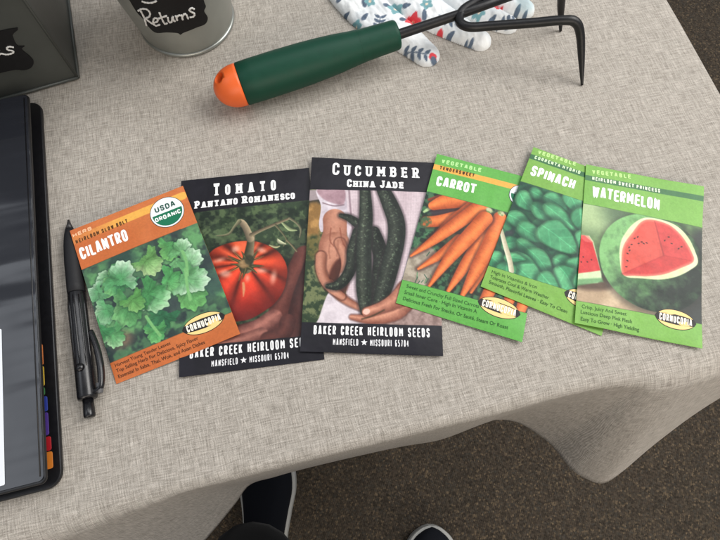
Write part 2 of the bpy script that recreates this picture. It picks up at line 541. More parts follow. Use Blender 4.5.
    def seal(self, c, rx, ry, ang, u0, u1, ucap, o0, o1, ocap):
        v1 = ellipse_fan(c, rx, ry, ang, 0); v2 = ellipse_fan(c, rx - .4, ry - .4, ang, 0)
        V, F = [(c[0], c[1], 0)], []
        r2x, r2y = rx - 1.4, ry - 1.4; n = 30; V = []
        a0, a1 = math.radians(-2), math.radians(182)
        for k in range(n + 1):
            a = a0 + (a1 - a0) * k / n; x, y = r2x * math.cos(a), r2y * math.sin(a)
            V.append((c[0] + x * math.cos(ang) - y * math.sin(ang), c[1] + x * math.sin(ang) + y * math.cos(ang), 0))
        s = self.mesh('organic_seal', [(*v1, (40, 60, 55)), (*v2, (232, 236, 240)), (V, [tuple(range(n + 1))], (20, 110, 78))])
        t1 = draw_text('USDA', u0, u1, ucap, weight=.2, gap=.2); t2 = draw_text('ORGANIC', o0, o1, ocap, weight=.24, gap=.16)
        o = self.mesh('lettering', [(*t1, (22, 78, 62)), (*t2, (240, 245, 242))], s); o.location.z = .0002
        return s
    def words(self, name, s, p0, p1, cap, rgb, **kw):
        return self.mesh(name, [(*draw_text(s, p0, p1, cap * 1.12, **kw), rgb)])
    def caption(self, lines, cap, rgb):
        return self.mesh('caption', [(*font_text(s, a, b, cap * 1.08), rgb) for s, a, b in lines])

BW, BH = 88.0, 136.5          # the two dark packets
CW, CH = 80.2, 114.8          # the four smaller ones

# ---- cilantro
def art_cilantro():
    a = Art(CW, CH); a.seed = 3
    a.fill((208, 116, 58)); a.mottle(np.ones_like(a.X), (188, 102, 54), (196, 112, 62), 30)
    s0, s1 = [(-0.75,8.25),(77.82,7.32)]
    # yellow stripe fading in from the left
    m, cr, al, _ = a.chain([s0, s1], [2.9, 2.9], .2)
    a.put(m * sstep(2, 40, al), (228, 170, 78)); a.put(m * (1 - sstep(2, 40, al)) * .35, (226, 165, 90))
    h0, h1 = CIL_HEAD; f0, f1 = CIL_FOOT
    ph = a.below(h0, h1) * (1 - a.below(f0, f1))
    keep = a.C.copy()
    a.fill((58, 84, 72)); a.mottle(np.ones_like(a.X), (46, 66, 62), (92, 146, 96), 14, 3, .38, .66)
    a.mottle(np.ones_like(a.X) * .5, (62, 70, 74), (120, 172, 118), 7, 3, .4, .6)
    for c, r, col in ([(44.42,79.39),9,(62,70,76)], [(26.13,36.93),10,(58,86,76)], [(71.82,75.23),12,(66,92,86)], [(11.06,88.75),6,(150,120,100)]):
        m, _, _ = a.ell(c, r, r * .8, 0, 4); a.put(m * .8, col)
    L = [[(60.68,79.58),16,(100,160,100),(118,180,110),1.6],[(35.16,87.74),13,(60,118,84),(80,146,98),2.3],[(12.02,43.01),9,(96,160,106),(198,222,196),3.4],
         [(56.41,43.66),11,(92,158,98),(126,184,112),2],[(42.84,47.64),13,(112,164,98),(182,206,156),1.1],[(65.51,43.10),10,(112,172,116),(196,222,196),5.2],
         [(68.20,53.73),13,(120,180,124),(206,226,206),5.6],[(53.53,65.50),13,(92,166,102),(150,204,142),.6],[(66.51,69.07),15,(110,172,116),(208,230,208),.5],
         [(15.93,50.92),14,(80,146,98),(132,190,126),2.6],[(23.52,43.55),14,(96,164,110),(206,224,204),5.1],[(4.25,68.29),12,(98,166,112),(188,218,186),2.4],
         [(39.00,71.05),16,(84,154,96),(182,216,178),.7],[(18.91,73.28),16,(80,144,90),(134,186,128),2.2],[(7.72,86.59),10,(96,164,106),(178,212,170),1.2],
         [(31.63,94.84),9,(90,160,100),(122,184,118),1.7],[(26.18,69.08),10,(100,160,92),(140,188,120),1.2],[(2.31,50.93),9,(104,164,116),(188,214,190),3],[(-2.59,78.48),10,(78,148,96),(116,180,116),2.5]]
    for k, (c, r, c0, c1, ang) in enumerate(L):
        r = r * .575
        dx, dy = a.X - c[0], a.Y - c[1]
        bx, by = c[0] - math.cos(ang) * r * .75, c[1] - math.sin(ang) * r * .75       # the leaf fans out from its stalk
        px, py = a.X - bx, a.Y - by
        th = np.arctan2(py, px) - ang; th = (th + np.pi) % (2 * np.pi) - np.pi
        rr = np.hypot(px, py)
        lobe = np.abs(np.cos(np.clip(th * 1.28, -4, 4))) ** .75
        prof = r * 1.72 * (.58 + .42 * lobe) * (1 - .13 * np.abs(th) / 2.2) * (1 + .055 * np.sin(th * 12 + k) + .04 * np.sin(th * 21 + 2 * k))
        prof = np.where(np.abs(th) > 2.25, prof * .35, prof)
        sd = rr - prof
        sh = sstep(.8, -.4, sd - .9); a.put(sh * .28, (40, 66, 56))
        m = sstep(.3, -.3, sd)
        n = a.noise(6, 3) - .5
        glow = np.clip(rr / np.maximum(prof, .1), 0, 1) ** 1.5 * sstep(-.25, .9, np.cos(th - .7) + n * .9)
        col = mixc(np.asarray(c0) * .94, c1, np.clip(glow * .88 + n * .35, 0, 1)) * (1 + .26 * (a.noise(2.2, 2) - .5))[..., None]
        vein = np.exp(-(np.sin(th * 3.84) / .10) ** 2) * np.exp(-rr / (r * 1.5)) + .5 * np.exp(-(np.sin(th * 11.5 + rr * .5) / .2) ** 2) * (rr < prof * .9)
        groove = (1 - lobe) ** 2
        col = col * (1 - .20 * vein[..., None] - .22 * groove[..., None])
        a.put(m, col)
    for p in ([(29.53,80.16),(31.27,87.48),(33.95,95.85)], [(58.70,80.55),(59.51,71.96),(62.22,59.51)], [(64.40,46.53),(64.57,54.40),(62.10,64.04)]):
        a.line(p, .95, (128, 182, 120), .4)
    art = deepen(a.C, 1.12); a.C = keep; a.put(ph, art)
    a.line([h0, h1], .18, (70, 60, 40), .12, .7); a.line([f0, f1], .18, (80, 60, 40), .12, .5)
    return a
CIL_HEAD = [(-0.22,30.94),(68.13,30.75)]; CIL_FOOT = [(0.36,100.15),(79.45,99.26)]
p = Packet('orange cilantro seed packet with its top left corner resting on the black pen', CW, CH, [(-0.18988, 0.14042, 0.0095), (-0.12192, 0.17692, 0.0034), (-0.07454, 0.07315, 0.0026), (-0.14822, 0.04284, 0.0004)], .9, art_cilantro(), CIL_HEAD, CIL_FOOT, (198, 108, 54), 11, ((1, 1, 1.2, .22),))
p.words('kind_lettering', 'HERB', *[(0.84,5.96),(13.73,5.78)], 2.5, (236, 186, 146), weight=.26)
p.words('variety_lettering', 'HEIRLOOM SLOW BOLT', *[(1.53,11.33),(37.27,11.21)], 2.75, (84, 52, 26), weight=.2)
p.words('title', 'CILANTRO', *[(1.86,24.23),(34.33,24.07)], 8.2, (245, 240, 235), weight=.2, gap=.10, rnd=.09)
p.seal((63.95,14.77), 11.8, 11.6, .0, *[(56.58,12.48),(70.85,12.55)], 4.2, *[(54.54,19.33),(72.66,19.34)], 3.2)
p.caption([('Harvest Young Tender Leaves', *[(2.43,104.11),(38.17,104.08)]), ('Top Selling Herb For Delicious, Spicy Flavor', *[(2.24,107.92),(55.17,107.92)]),
           ('Essential In Salsa, Thai, Wok, and Asian Dishes', *[(2.37,111.97),(58.09,112.01)])], 2.2, (66, 40, 26))
p.emblem((61.47,99.06), 13.2, 6.6, 0.02)

# ---- tomato
def art_tomato():
    a = Art(BW, BH); a.seed = 5
    dark = (25, 24, 32)
    a.fill(dark); a.mottle(np.ones_like(a.X), (22, 21, 28), (29, 28, 36), 25)
    h0, h1 = TOM_HEAD; f0, f1 = TOM_FOOT
    ph = a.below(h0, h1) * (1 - a.below(f0, f1)); keep = a.C.copy()
    a.fill((62, 76, 58)); a.mottle(np.ones_like(a.X), (34, 46, 36), (92, 112, 80), 7, 4, .36, .66)
    a.mottle(np.ones_like(a.X) * .6, (44, 60, 46), (104, 120, 88), 3.5, 3, .42, .66)
    m, _, _ = a.ell((75.51,96.07), 12, 26, 0, 8); a.put(m, (56, 42, 42))
    # holding hand, dark skin
    hand = [(92.78,55.94),(79.62,63.05),(72.63,69.35),(66.53,84.70),(57.34,101.84),(36.98,107.85),(12.12,107.96),(5.97,121.25),(73.74,123.54),(89.86,117.83)]
    m, sd = a.poly(hand, .5); a.put(m, mixc((78, 46, 44), (112, 68, 62), a.noise(12, 3)))
    for pts, r, c0, c1 in (([(80.74,66.06),(71.06,84.57),(62.38,102.48)], 7, (84, 48, 44), (124, 76, 68)), ([(87.63,71.20),(78.23,93.69),(71.74,115.52)], 7, (58, 36, 36), (92, 58, 54)),
                       ([(58.40,105.96),(46.20,112.28),(27.47,116.36)], 5.5, (100, 62, 58), (176, 122, 110)), ([(50.45,115.42),(36.69,118.18),(15.13,119.25)], 4, (104, 66, 62), (168, 118, 106)),
                       ([(67.04,109.69),(64.15,116.51),(54.00,119.74)], 5, (76, 46, 44), (112, 70, 64))):
        m, cr, al, _ = a.chain(pts, [r] * 3, .7); t = np.clip(.5 + .5 * cr, 0, 1); t = 1 - np.abs(t - .42) * 1.8
        a.put(m, mixc(c0, c1, np.clip(t + .5 * (a.noise(3, 3) - .5), 0, 1)))
    # the ribbed fruit
    fruit = [(18.84,57.03),(25.41,52.81),(33.32,51.10),(41.87,51.19),(49.75,52.52),(58.15,56.81),(64.46,62.63),(68.27,70.94),(68.49,78.70),(65.67,88.71),(60.15,96.17),(53.59,100.70),(44.59,104.87),(38.29,105.72),(30.80,105.10),(20.88,101.22),(12.21,88.13),(10.36,70.80)]
    cx, cy = (42.03,67.00)
    m, sd = a.poly(fruit, .35)
    th = np.arctan2(a.Y - cy, a.X - cx); rr = np.hypot(a.X - cx, a.Y - cy)
    depth = np.clip(-sd / 16, 0, 1)
    sh = sstep(1.2, -2.5, sd - 1.2); a.put(sh * .45, (34, 26, 26))
    down = np.clip((a.Y - cy) / 38, -.4, 1.1)
    base = mixc((226, 88, 56), (150, 48, 44), np.clip(down, 0, 1))
    base = base * (.80 + .26 * depth[..., None])
    rib = np.zeros_like(a.X)
    for an, wd, ln in ((-2.75, .10, 20), (-2.25, .09, 20), (-1.25, .07, 16), (-.75, .08, 17), (-.28, .08, 26), (.42, .06, 30), (1.0, .06, 20), (1.95, .06, 22), (2.7, .07, 20), (3.1, .05, 18)):
        dth = (th - an - .004 * rr * math.sin(an * 3) + np.pi) % (2 * np.pi) - np.pi
        rib = np.maximum(rib, np.exp(-(dth / wd / (1.0 + 2 / (rr + 1))) ** 2) * np.exp(-((rr - 8) / ln) ** 2))
    near = np.full_like(a.X, 9.0)
    for an in (-2.75, -2.25, -1.25, -.75, -.28, .42, 1.0, 1.95, 2.7, 3.1):
        near = np.minimum(near, np.abs((th - an + np.pi) % (2 * np.pi) - np.pi))
    swell = sstep(0, .33, near)                                                       # each segment swells between its furrows
    base = base * (.74 + .34 * swell * np.exp(-((rr - 14) / 16) ** 2) + .20 * (1 - np.exp(-((rr - 14) / 16) ** 2)))[..., None]
    base = base * (1 - .40 * rib[..., None]) + (swell * np.exp(-((rr - 12) / 7) ** 2) * np.clip(-np.sin(th) * .8 + .45, 0, 1))[..., None] * np.array([22, 34, 26.0])
    base = base * (1 + .14 * (a.noise(6, 3) - .5))[..., None]
    a.put(m, base)
    for an in (-2.75, -2.25, -.75, -.28, 1.95, 2.7):                                # corky streaks in the furrows
        q = [(cx + math.cos(an) * r, cy + math.sin(an) * r) for r in (4, 8, 12.5)]
        a.line(q, [1.1, .7, .2], (196, 158, 100), .4, .8); a.line(q, [.5, .3, .1], (70, 44, 30), .2, .8)
    a.line([(40.31,80.74),(40.50,84.89),(40.04,89.59)], [.8, .9, .3], (214, 160, 120), .5, .9)
    for c, rx, ry, an in ([(28.95,72.75),3.6,2.4,.3], [(25.25,62.80),3.4,1.2,-.2], [(52.78,59.04),3.0,1.6,.5], [(35.82,56.24),2.4,2,0], [(52.18,73.53),3.4,1.6,.2], [(42.98,77.62),1.3,2,0], [(59.71,79.00),1.8,4,.2]):
        mm, _, _ = a.ell(c, rx, ry, an, 1.6); a.put(mm * .62, (246, 206, 190))
    # calyx and vine
    for q, r in (([(42.59,69.89),(44.12,62.99),(45.72,54.57),(46.58,48.85)], [4.6, 3.4, 2.6, 2.4]),):
        m, cr, al, _ = a.chain(q, r, .4); a.put(m, mixc((62, 64, 46), (142, 130, 106), np.clip(.5 - .6 * cr, 0, 1)))
    for q in ([(41.99,68.40),(33.07,61.64),(24.69,57.04)], [(41.32,69.03),(34.25,66.74),(26.51,65.08)], [(42.59,69.89),(40.44,76.61),(38.37,81.19)], [(43.93,68.64),(49.43,60.79),(52.93,55.45)], [(44.53,70.13),(52.34,69.68),(58.69,73.28)], [(43.88,70.05),(48.30,73.40),(51.94,79.42)], [(43.37,65.75),(40.30,59.67),(38.47,55.13)]):
        q = [q[0], ((q[0][0] + q[1][0]) / 2, (q[0][1] + q[1][1]) / 2), ((q[1][0] * 3 + q[2][0]) / 4, (q[1][1] * 3 + q[2][1]) / 4)]; a.line(q, [1.7, 1.0, .2], (70, 70, 46), .3)
        a.line(q, [.5, .4, .1], (128, 122, 84), .3, .7)
    m, _, _ = a.ell((41.36,67.62), 3.6, 3, 0, .8); a.put(m, mixc((120, 96, 66), (186, 160, 120), a.noise(2, 2)))
    m, _, _ = a.ell((44.69,65.20), 3, 3.6, 0, .8); a.put(m * .8, (58, 60, 44))
    for q, r, c in (([(45.87,50.22),(43.47,42.59),(40.96,37.83),(38.99,36.47)], [2.5, 2.3, 2.2, 1.6], (134, 122, 102)), ([(38.99,36.47),(35.57,40.15),(31.48,44.81),(23.57,44.95)], [1.5, .9, .8, .3], (112, 110, 88)),
                    ([(46.63,47.39),(53.38,44.53),(62.89,41.23),(72.49,37.89)], [1.5, 1.1, 1, .8], (116, 106, 86)), ([(72.49,37.89),(76.96,42.18),(79.34,46.94),(78.30,52.71)], [.9, .7, .7, .4], (106, 104, 84)),
                    ([(62.86,41.97),(66.58,47.61),(69.57,53.84),(67.35,57.94)], [.8, .6, .5, .4], (98, 96, 74)), ([(67.60,41.05),(72.02,46.05),(76.63,47.35)], [.7, 1.2, .4], (136, 146, 112)), ([(68.75,56.66),(64.87,54.73),(63.66,52.39)], [.4, 1.3, .3], (164, 166, 140)),
                    ([(69.57,53.84),(72.66,57.86),(75.68,62.57)], [.5, .6, .5], (112, 104, 82)), ([(58.19,56.09),(62.06,58.01),(64.72,57.62)], [.4, .8, .3], (150, 148, 116))):
        m, cr, al, _ = a.chain(q, r, .3); a.put(m, np.asarray(c) * (1.1 - .35 * cr)[..., None])
    art = deepen(a.C, 1.20); a.C = keep; a.put(ph, art)
    return a
TOM_HEAD = [(10.28,25.88),(85.88,25.48)]; TOM_FOOT = [(22.32,118.52),(73.33,120.08)]
p = Packet('black tomato seed packet half covered by the orange packet on its left', BW, BH, [(-0.12454, 0.18249, 0.0004), (-0.03592, 0.19283, 0.0004), (-0.02202, 0.05778, 0.0004), (-0.11004, 0.04658, 0.0004)], 1.0, art_tomato(), TOM_HEAD, TOM_FOOT, (24, 23, 30), 12, ((0, 1, 1.6, .25),))
WHITE = (240, 240, 240)
p.words('title', 'Tomato', *[(21.63,15.04),(64.53,15.33)], 8.9, WHITE, weight=.17, slab=True, gap=.34, small=.82)
p.words('variety_lettering', 'Pantano Romanesco', *[(8.88,23.14),(77.02,23.65)], 5.3, WHITE, weight=.23, slab=True, gap=.1, small=.84)
p.words('maker_lettering', 'BAKER CREEK HEIRLOOM SEEDS', *[(6.28,125.87),(81.61,127.11)], 5.4, WHITE, weight=.19, gap=.24, rnd=.22)
p.words('address_lettering', 'MANSFIELD * MISSOURI 65704', *[(19.39,132.60),(66.44,133.16)], 3.7, (226, 226, 228), weight=.17, gap=.24, rnd=.22)

# ---- cucumber
def art_cucumber():
    a = Art(BW, BH); a.seed = 9
    a.fill((25, 24, 32)); a.mottle(np.ones_like(a.X), (22, 21, 28), (29, 28, 36), 25)
    h0, h1 = CUC_HEAD; f0, f1 = CUC_FOOT
    ph = a.below(h0, h1) * (1 - a.below(f0, f1)); keep = a.C.copy()
    one = np.ones_like(a.X)
    a.mottle(one, (58, 76, 54), (124, 132, 96), 3, 4, .38, .62)                       # garden behind
    m, _ = a.poly([(-1.39,25.51),(8.30,25.08),(8.77,35.04),(-0.83,35.46)], .6, False); a.put(m, (170, 158, 160))
    m, _ = a.poly([(-0.91,33.94),(9.31,31.97),(9.52,36.52),(-0.70,37.73)], .6, False); a.put(m, (60, 58, 52))
    m, _ = a.poly([(-0.70,37.73),(8.87,37.31),(8.44,56.61),(7.15,70.97),(1.13,69.81)], 2.0); a.mottle(m, (150, 118, 72), (190, 152, 98), 5)
    m, _ = a.poly([(0.64,61.27),(7.24,59.55),(6.63,73.81),(0.13,75.47)], 2.0); a.mottle(m, (64, 78, 50), (118, 112, 70), 3)
    # shirt
    sh = [(17.94,23.09),(97.59,19.53),(92.97,125.96),(18.14,128.75),(26.67,102.87),(30.26,68.60)]
    m, _ = a.poly(sh, .4, False)
    t = a.noise(10, 3); weave = .03 * np.sin(a.X * 5.5) + .03 * np.sin(a.Y * 5.5)
    fold = .5 + .5 * np.sin(a.X * .42 + a.Y * .06 + 2 * a.noise(20, 2))
    a.put(m, mixc((176, 158, 164), (222, 208, 212), np.clip(.25 + .5 * t + .25 * fold, 0, 1)) * (1 + weave)[..., None])
    a.line([(24.25,24.37),(26.20,43.32),(29.41,61.50)], [2.2, 2.2, 2], (214, 200, 206), .8, .9)
    a.line([(27.02,24.24),(28.92,43.20),(31.41,61.42)], [.6, .6, .5], (138, 116, 126), .5, .7)
    m, _ = a.poly([(16.23,97.99),(22.19,103.05),(31.24,106.62),(38.96,110.22),(44.11,116.45),(44.17,121.52),(9.14,122.84),(10.64,115.17)], .4)
    a.put(m, mixc((196, 186, 192), (232, 224, 228), a.noise(6, 3)))
    m, _ = a.poly([(52.31,116.13),(69.61,101.19),(92.30,112.04),(91.98,119.71),(49.19,121.33)], 1.2); a.mottle(m, (140, 118, 112), (176, 154, 148), 4)
    # rolled sleeve
    m, _ = a.poly([(4.80,24.46),(22.81,22.87),(26.37,49.25),(19.55,48.07),(14.23,50.51),(9.78,56.55),(7.48,50.80),(8.19,37.34)], .35)
    a.put(m, mixc((176, 164, 174), (226, 218, 224), np.clip(a.noise(7, 3) * 1.2 + .1, 0, 1)))
    m, _ = a.poly([(5.49,24.43),(22.81,22.87),(23.89,35.13),(15.63,34.74),(8.59,31.23)], .8); a.put(m * .85, mixc((150, 118, 126), (192, 160, 168), a.noise(5, 3)))
    a.line([(9.45,35.01),(17.09,36.95),(23.92,35.89)], .45, (128, 104, 112), .4, .7)
    # left hand: wrist, back of the hand, dark hollow, fingers, thumb
    def flesh(m, t, k=1.0): a.put(m * k, mixc((140, 90, 72), (224, 172, 148), np.clip(t + .28 * (a.noise(7, 3) - .5) + .10 * (a.noise(1.5, 2) - .5), 0, 1)))
    m, cr, al, sd = a.chain([(18.17,47.38),(18.50,56.18),(17.55,66.29)], [8.2, 8.0, 9.4], .4); flesh(m, .72 - .45 * np.abs(cr - .1) ** 1.6)
    m, sd = a.poly([(9.98,60.88),(17.83,56.21),(26.65,58.73),(28.89,67.24),(27.19,77.15),(21.33,78.78),(17.72,87.17),(14.77,94.04),(9.08,83.42),(7.88,72.35)], .6); flesh(m, .30 + .45 * np.clip(-sd / 6, 0, 1))
    m, sd = a.poly([(19.31,77.47),(26.45,74.39),(29.35,83.97),(27.75,96.20),(22.05,99.09),(15.30,91.33)], 1.3); a.put(m * .92, (92, 52, 44))
    def finger(q, r, br=.0):
        m, cr, al, sd = a.chain(q, r, .4); a.put(sstep(1.0, -.3, sd - .6) * .5, (84, 46, 38)); flesh(m, .70 + br - .5 * np.abs(cr + .25) ** 1.5)
    finger([(16.62,91.95),(22.05,99.09),(29.26,104.08),(37.00,107.70)], [2.6, 2.7, 2.3, 1.8], -.1)
    finger([(9.92,73.67),(10.39,83.36),(15.39,93.35),(24.66,100.31)], [3.4, 3.2, 3.0, 2.3])
    finger([(22.13,63.96),(25.73,72.32),(26.31,80.65),(24.24,87.59)], [3.6, 3.3, 2.8, 2.2], .06)
    for q in ([(16.05,62.06),(15.02,69.24),(15.91,74.83)], [(20.72,61.87),(20.93,67.57),(20.47,73.24)]): a.line(q, .5, (150, 100, 82), .7, .5)
    m, _, _ = a.ell((24.41,86.56), 1.7, 2.1, .3, .3); a.put(m, (238, 206, 190))
    for q in ([(15.70,53.38),(15.38,62.09),(18.22,66.26)], [(21.76,53.12),(23.39,61.76),(25.53,65.96)], [(24.15,64.59),(26.24,67.35),(27.03,71.56)]):
        a.line(q, .4, (138, 82, 64), .4, .6)
    # the fruits
    def cuke(q, r, dark, light):
        m, cr, al, sd = a.chain(q, r, .35)
        s2 = sstep(1.4, -.6, sd - .8); a.put(s2 * .45, (52, 44, 48))
        body = mixc(dark, light, np.clip(.62 - .8 * np.abs(cr + .25), 0, 1))
        bump = a.noise(1.1, 2); wrinkle = sstep(.55, .75, .5 * bump + .5 * fbm(cr * 3, al, .9, a.seed, 2)) * np.clip(1 - np.abs(cr), 0, 1)
        a.put(m, body * (.85 + .3 * bump)[..., None] + wrinkle[..., None] * np.array([52, 58, 46]))
    cuke([(44.74,55.06),(47.50,64.33),(49.56,73.44),(47.69,88.68),(43.94,102.19)], [4, 5, 5.2, 4.8, 3.5], (34, 40, 36), (60, 66, 58))
    cuke([(22.12,43.87),(27.62,45.49),(33.83,49.67),(37.95,52.43)], [1.6, 2.6, 3.4, 3.6], (42, 50, 44), (86, 92, 80))
    cuke([(33.96,55.52),(30.92,68.58),(30.51,78.40),(27.47,86.78),(21.84,93.09),(15.41,94.02)], [3.6, 3.9, 3.9, 3.7, 3.2, 1.7], (36, 43, 38), (84, 90, 78))
    cuke([(50.68,23.19),(55.55,34.51),(59.62,47.08),(59.55,60.24),(56.17,75.97),(52.25,91.88),(48.44,103.33)], [4.6, 5.6, 5.9, 5.8, 5.8, 5.4, 4.2], (38, 46, 41), (94, 100, 88))
    cuke([(38.13,22.97),(39.15,42.76),(38.10,61.14),(38.41,78.78),(38.70,95.77),(40.23,110.17)], [3.6, 4.6, 4.9, 5, 4.9, 3.6], (42, 50, 44), (106, 112, 98))
    # right hand
    for q, r in (([(67.12,95.98),(59.29,109.44),(44.09,114.53),(31.43,113.73)], [8, 5, 3.2, 1.6]), ([(69.75,93.20),(59.33,101.59),(50.37,106.53),(40.86,110.15)], [7.6, 5.2, 3.6, 3.1])):
        m, cr, al, sd = a.chain(q, r, .4); sh_ = sstep(.9, -.3, sd - .5); a.put(sh_ * .5, (92, 50, 42))
        a.put(m, mixc((142, 90, 74), (228, 172, 146), np.clip(.8 - .7 * np.abs(cr + .2) + .4 * (a.noise(3, 3) - .5), 0, 1)))
    m, _, _ = a.ell((40.54,109.84), 2.3, 1.9, -.5, .3); a.put(m, (236, 196, 182))
    a.line([(37.77,114.77),(44.07,112.60),(51.66,108.43)], .5, (70, 60, 40), .5, .7)
    art = deepen(a.C, 1.20); a.C = keep; a.put(ph, art)
    return a
CUC_HEAD = [(1.01,25.09),(81.36,23.61)]; CUC_FOOT = [(-0.84,118.10),(88.29,117.31)]
p = Packet('black cucumber seed packet lying over the edge of the tomato packet', BW, BH, [(-0.03385, 0.19975, 0.0023), (0.0533, 0.19686, 0.0004), (0.05123, 0.05946, 0.0004), (-0.03708, 0.0624, 0.0023)], 1.0, art_cucumber(), CUC_HEAD, CUC_FOOT, (24, 23, 30), 13, ((1, 1, 1.8, .3), (0, 0, .8, .3)))
p.words('title', 'Cucumber', *[(14.98,13.32),(76.28,13.16)], 8.6, WHITE, weight=.175, slab=True, gap=.3, small=.86)
p.words('variety_lettering', 'China Jade', *[(25.51,22.29),(65.26,21.91)], 5.4, WHITE, weight=.23, slab=True, gap=.1, small=.86)
p.words('maker_lettering', 'BAKER CREEK HEIRLOOM SEEDS', *[(7.73,125.65),(80.11,125.19)], 5.3, WHITE, weight=.19, gap=.24, rnd=.22)
p.words('address_lettering', 'MANSFIELD * MISSOURI 65704', *[(20.07,131.90),(66.94,131.45)], 3.8, (226, 226, 228), weight=.17, gap=.24, rnd=.22)

# ---- carrot
def art_carrot():
    a = Art(CW, CH); a.seed = 21; one = np.ones_like(a.X)
    a.mottle(one, (92, 164, 72), (98, 169, 78), 30)
    s0, s1 = [(0.35,10.72),(67.62,9.95)]
    a.line([s0, s1], 2.15, (232, 166, 74), .15)
    h0, h1 = CAR_HEAD; f0, f1 = CAR_FOOT
    ph = a.below(h0, h1) * (1 - a.below(f0, f1)); keep = a.C.copy()
    a.mottle(one, (34, 58, 48), (74, 116, 84), 3.2, 4, .4, .62)
    m, _ = a.poly([(-2.15,83.26),(8.33,70.19),(20.61,78.79),(15.74,100.49),(-2.22,106.42)], 1.5); a.mottle(m, (150, 140, 124), (182, 172, 156), 4)
    m, _ = a.poly([(4.62,40.52),(29.96,28.56),(38.29,35.37),(14.08,50.83)], 2); a.put(m, (70, 64, 72))
    for i in range(34):                                                             # fringed tops
        x, y = (5.07,76.47) if i % 2 else (14.94,97.21)
        if i % 5 == 0: x, y = (4.76,58.43)
        x += random.uniform(-9, 12); y += random.uniform(-5, 6); an = random.uniform(-2.6, -.4)
        l = random.uniform(2, 5)
        a.line([(x, y), (x + l * math.cos(an), y + l * math.sin(an))], .28, random.choice([(96, 146, 104), (58, 104, 80), (40, 84, 66)]), .2, .9)
    a.line([(1.94,46.90),(4.68,43.67),(7.78,41.90)], [.8, 1.1, .6], (178, 206, 152), .4)
    a.line([(3.07,37.03),(9.62,31.77),(13.06,28.28)], 1.0, (150, 70, 50), .5)
    def carrot(q, r, c0=(176, 84, 44), c1=(240, 142, 80)):
        r = [v * .84 for v in r]
        m, cr, al, sd = a.chain(q, r, .3)
        s2 = sstep(1.6, -.6, sd - .9); a.put(s2 * .5, (66, 36, 34))
        t = np.clip(.95 - .95 * np.abs(cr - .18) ** 1.4 + .5 * (a.noise(5, 3) - .5), 0, 1)
        ring = np.exp(-(np.sin(al * 1.15 + 2 * fbm(cr * 2, al, 3, a.seed)) / .16) ** 2) * .10 * sstep(.42, .62, fbm(cr * 4, al, 2.5, a.seed + 3))
        a.put(m, mixc(c0, c1, t) * (1 - ring)[..., None])
    K = .645
    for q, r in (([(6.77,40.64),(14.60,34.99),(27.35,29.38)], [4, 6.4, 7]), ([(5.66,53.52),(13.91,50.11),(24.72,42.79)], [4.6, 5, 4.6]), ([(29.15,59.72),(19.50,74.01),(7.95,88.02)], [4.6, 3.6, 1]),
                 ([(65.78,52.38),(58.28,75.16),(53.17,95.08),(50.22,105.64)], [6, 5, 4, 2]), ([(73.65,67.27),(69.03,84.29),(66.66,98.80)], [6, 4.6, 3]), ([(78.69,74.12),(77.16,87.13),(74.70,101.49)], [6, 4.5, 3]),
                 ([(34.48,30.30),(21.82,48.36),(7.87,71.09)], [5, 4.4, 1]), ([(57.60,47.56),(49.28,69.46),(43.61,92.69)], [5.4, 4.6, 1.4]),
                 ([(37.53,31.70),(24.72,48.98),(13.24,64.84),(1.31,80.65)], [6, 5.2, 3.8, .9]),
                 ([(46.74,43.47),(40.11,63.64),(34.61,81.47),(29.11,98.18)], [5.6, 5, 3.8, 1.2]),
                 ([(51.48,36.60),(48.31,58.02),(43.26,78.64),(38.37,98.60)], [5.6, 5.8, 4.6, 1.4]),
                 ([(41.90,39.65),(32.47,59.40),(24.37,77.57),(17.11,97.92)], [6, 5.8, 4, 1])):
        carrot(q, r)
    m, _, _ = a.ell((5.01,53.72), 3.6, 4.2, .2, .6); a.mottle(m, (196, 108, 62), (74, 104, 74), 2)
    for c in ((43.29,33.00), (51.41,32.76)):
        m, _, _ = a.ell(c, 2.4, 1.9, .3, .6); a.mottle(m, (196, 196, 160), (120, 150, 90), 1.5)
    art = deepen(a.C, 1.12); a.C = keep; a.put(ph, art)
    a.line([h0, h1], .15, (40, 70, 40), .12, .6); a.line([f0, f1], .15, (40, 70, 40), .12, .6)
    return a
CAR_HEAD = [(0.86,31.14),(55.58,30.81)]; CAR_FOOT = [(-0.13,98.39),(78.97,95.64)]
p = Packet('green carrot seed packet lying between the cucumber packet and the spinach packet', CW, CH, [(0.0544, 0.20275, 0.0027), (0.13297, 0.18014, 0.0004), (0.10063, 0.06811, 0.0004), (0.02294, 0.09344, 0.0026)], .9, art_carrot(), CAR_HEAD, CAR_FOOT, (88, 170, 72), 14, ((1, 1, 2.2, .28),))
PALE = (178, 226, 150)
p.words('kind_lettering', 'VEGETABLE', *[(4.46,6.59),(32.04,5.73)], 3.1, PALE, weight=.26)
p.words('variety_lettering', 'TENDERSWEET', *[(4.44,11.79),(28.47,10.95)], 2.6, (72, 50, 26), weight=.22)
p.words('title', 'CARROT', *[(4.73,25.22),(31.66,24.12)], 7.2, (244, 248, 240), weight=.2, gap=.10, rnd=.09)
p.seal((62.29,15.60), 8.6, 8.6, .0, *[(57.26,16.79),(67.44,16.75)], 3.2, *[(58.00,20.83),(68.09,20.47)], 2.4)
p.caption([('Sweet and Crunchy Full Sized Carrots', *[(3.58,102.80),(50.43,101.75)]), ('Small Inner Core \u00b7 High In Vitamin A', *[(3.39,107.24),(49.92,105.46)]),
           ('Delicious Fresh For Snacks, Or Saut\u00e9, Steam Or Roast', *[(3.56,111.53),(70.34,109.61)])], 2.2, (36, 84, 36))
p.emblem((62.63,97.63), 12.8, 6.5, 0.02)

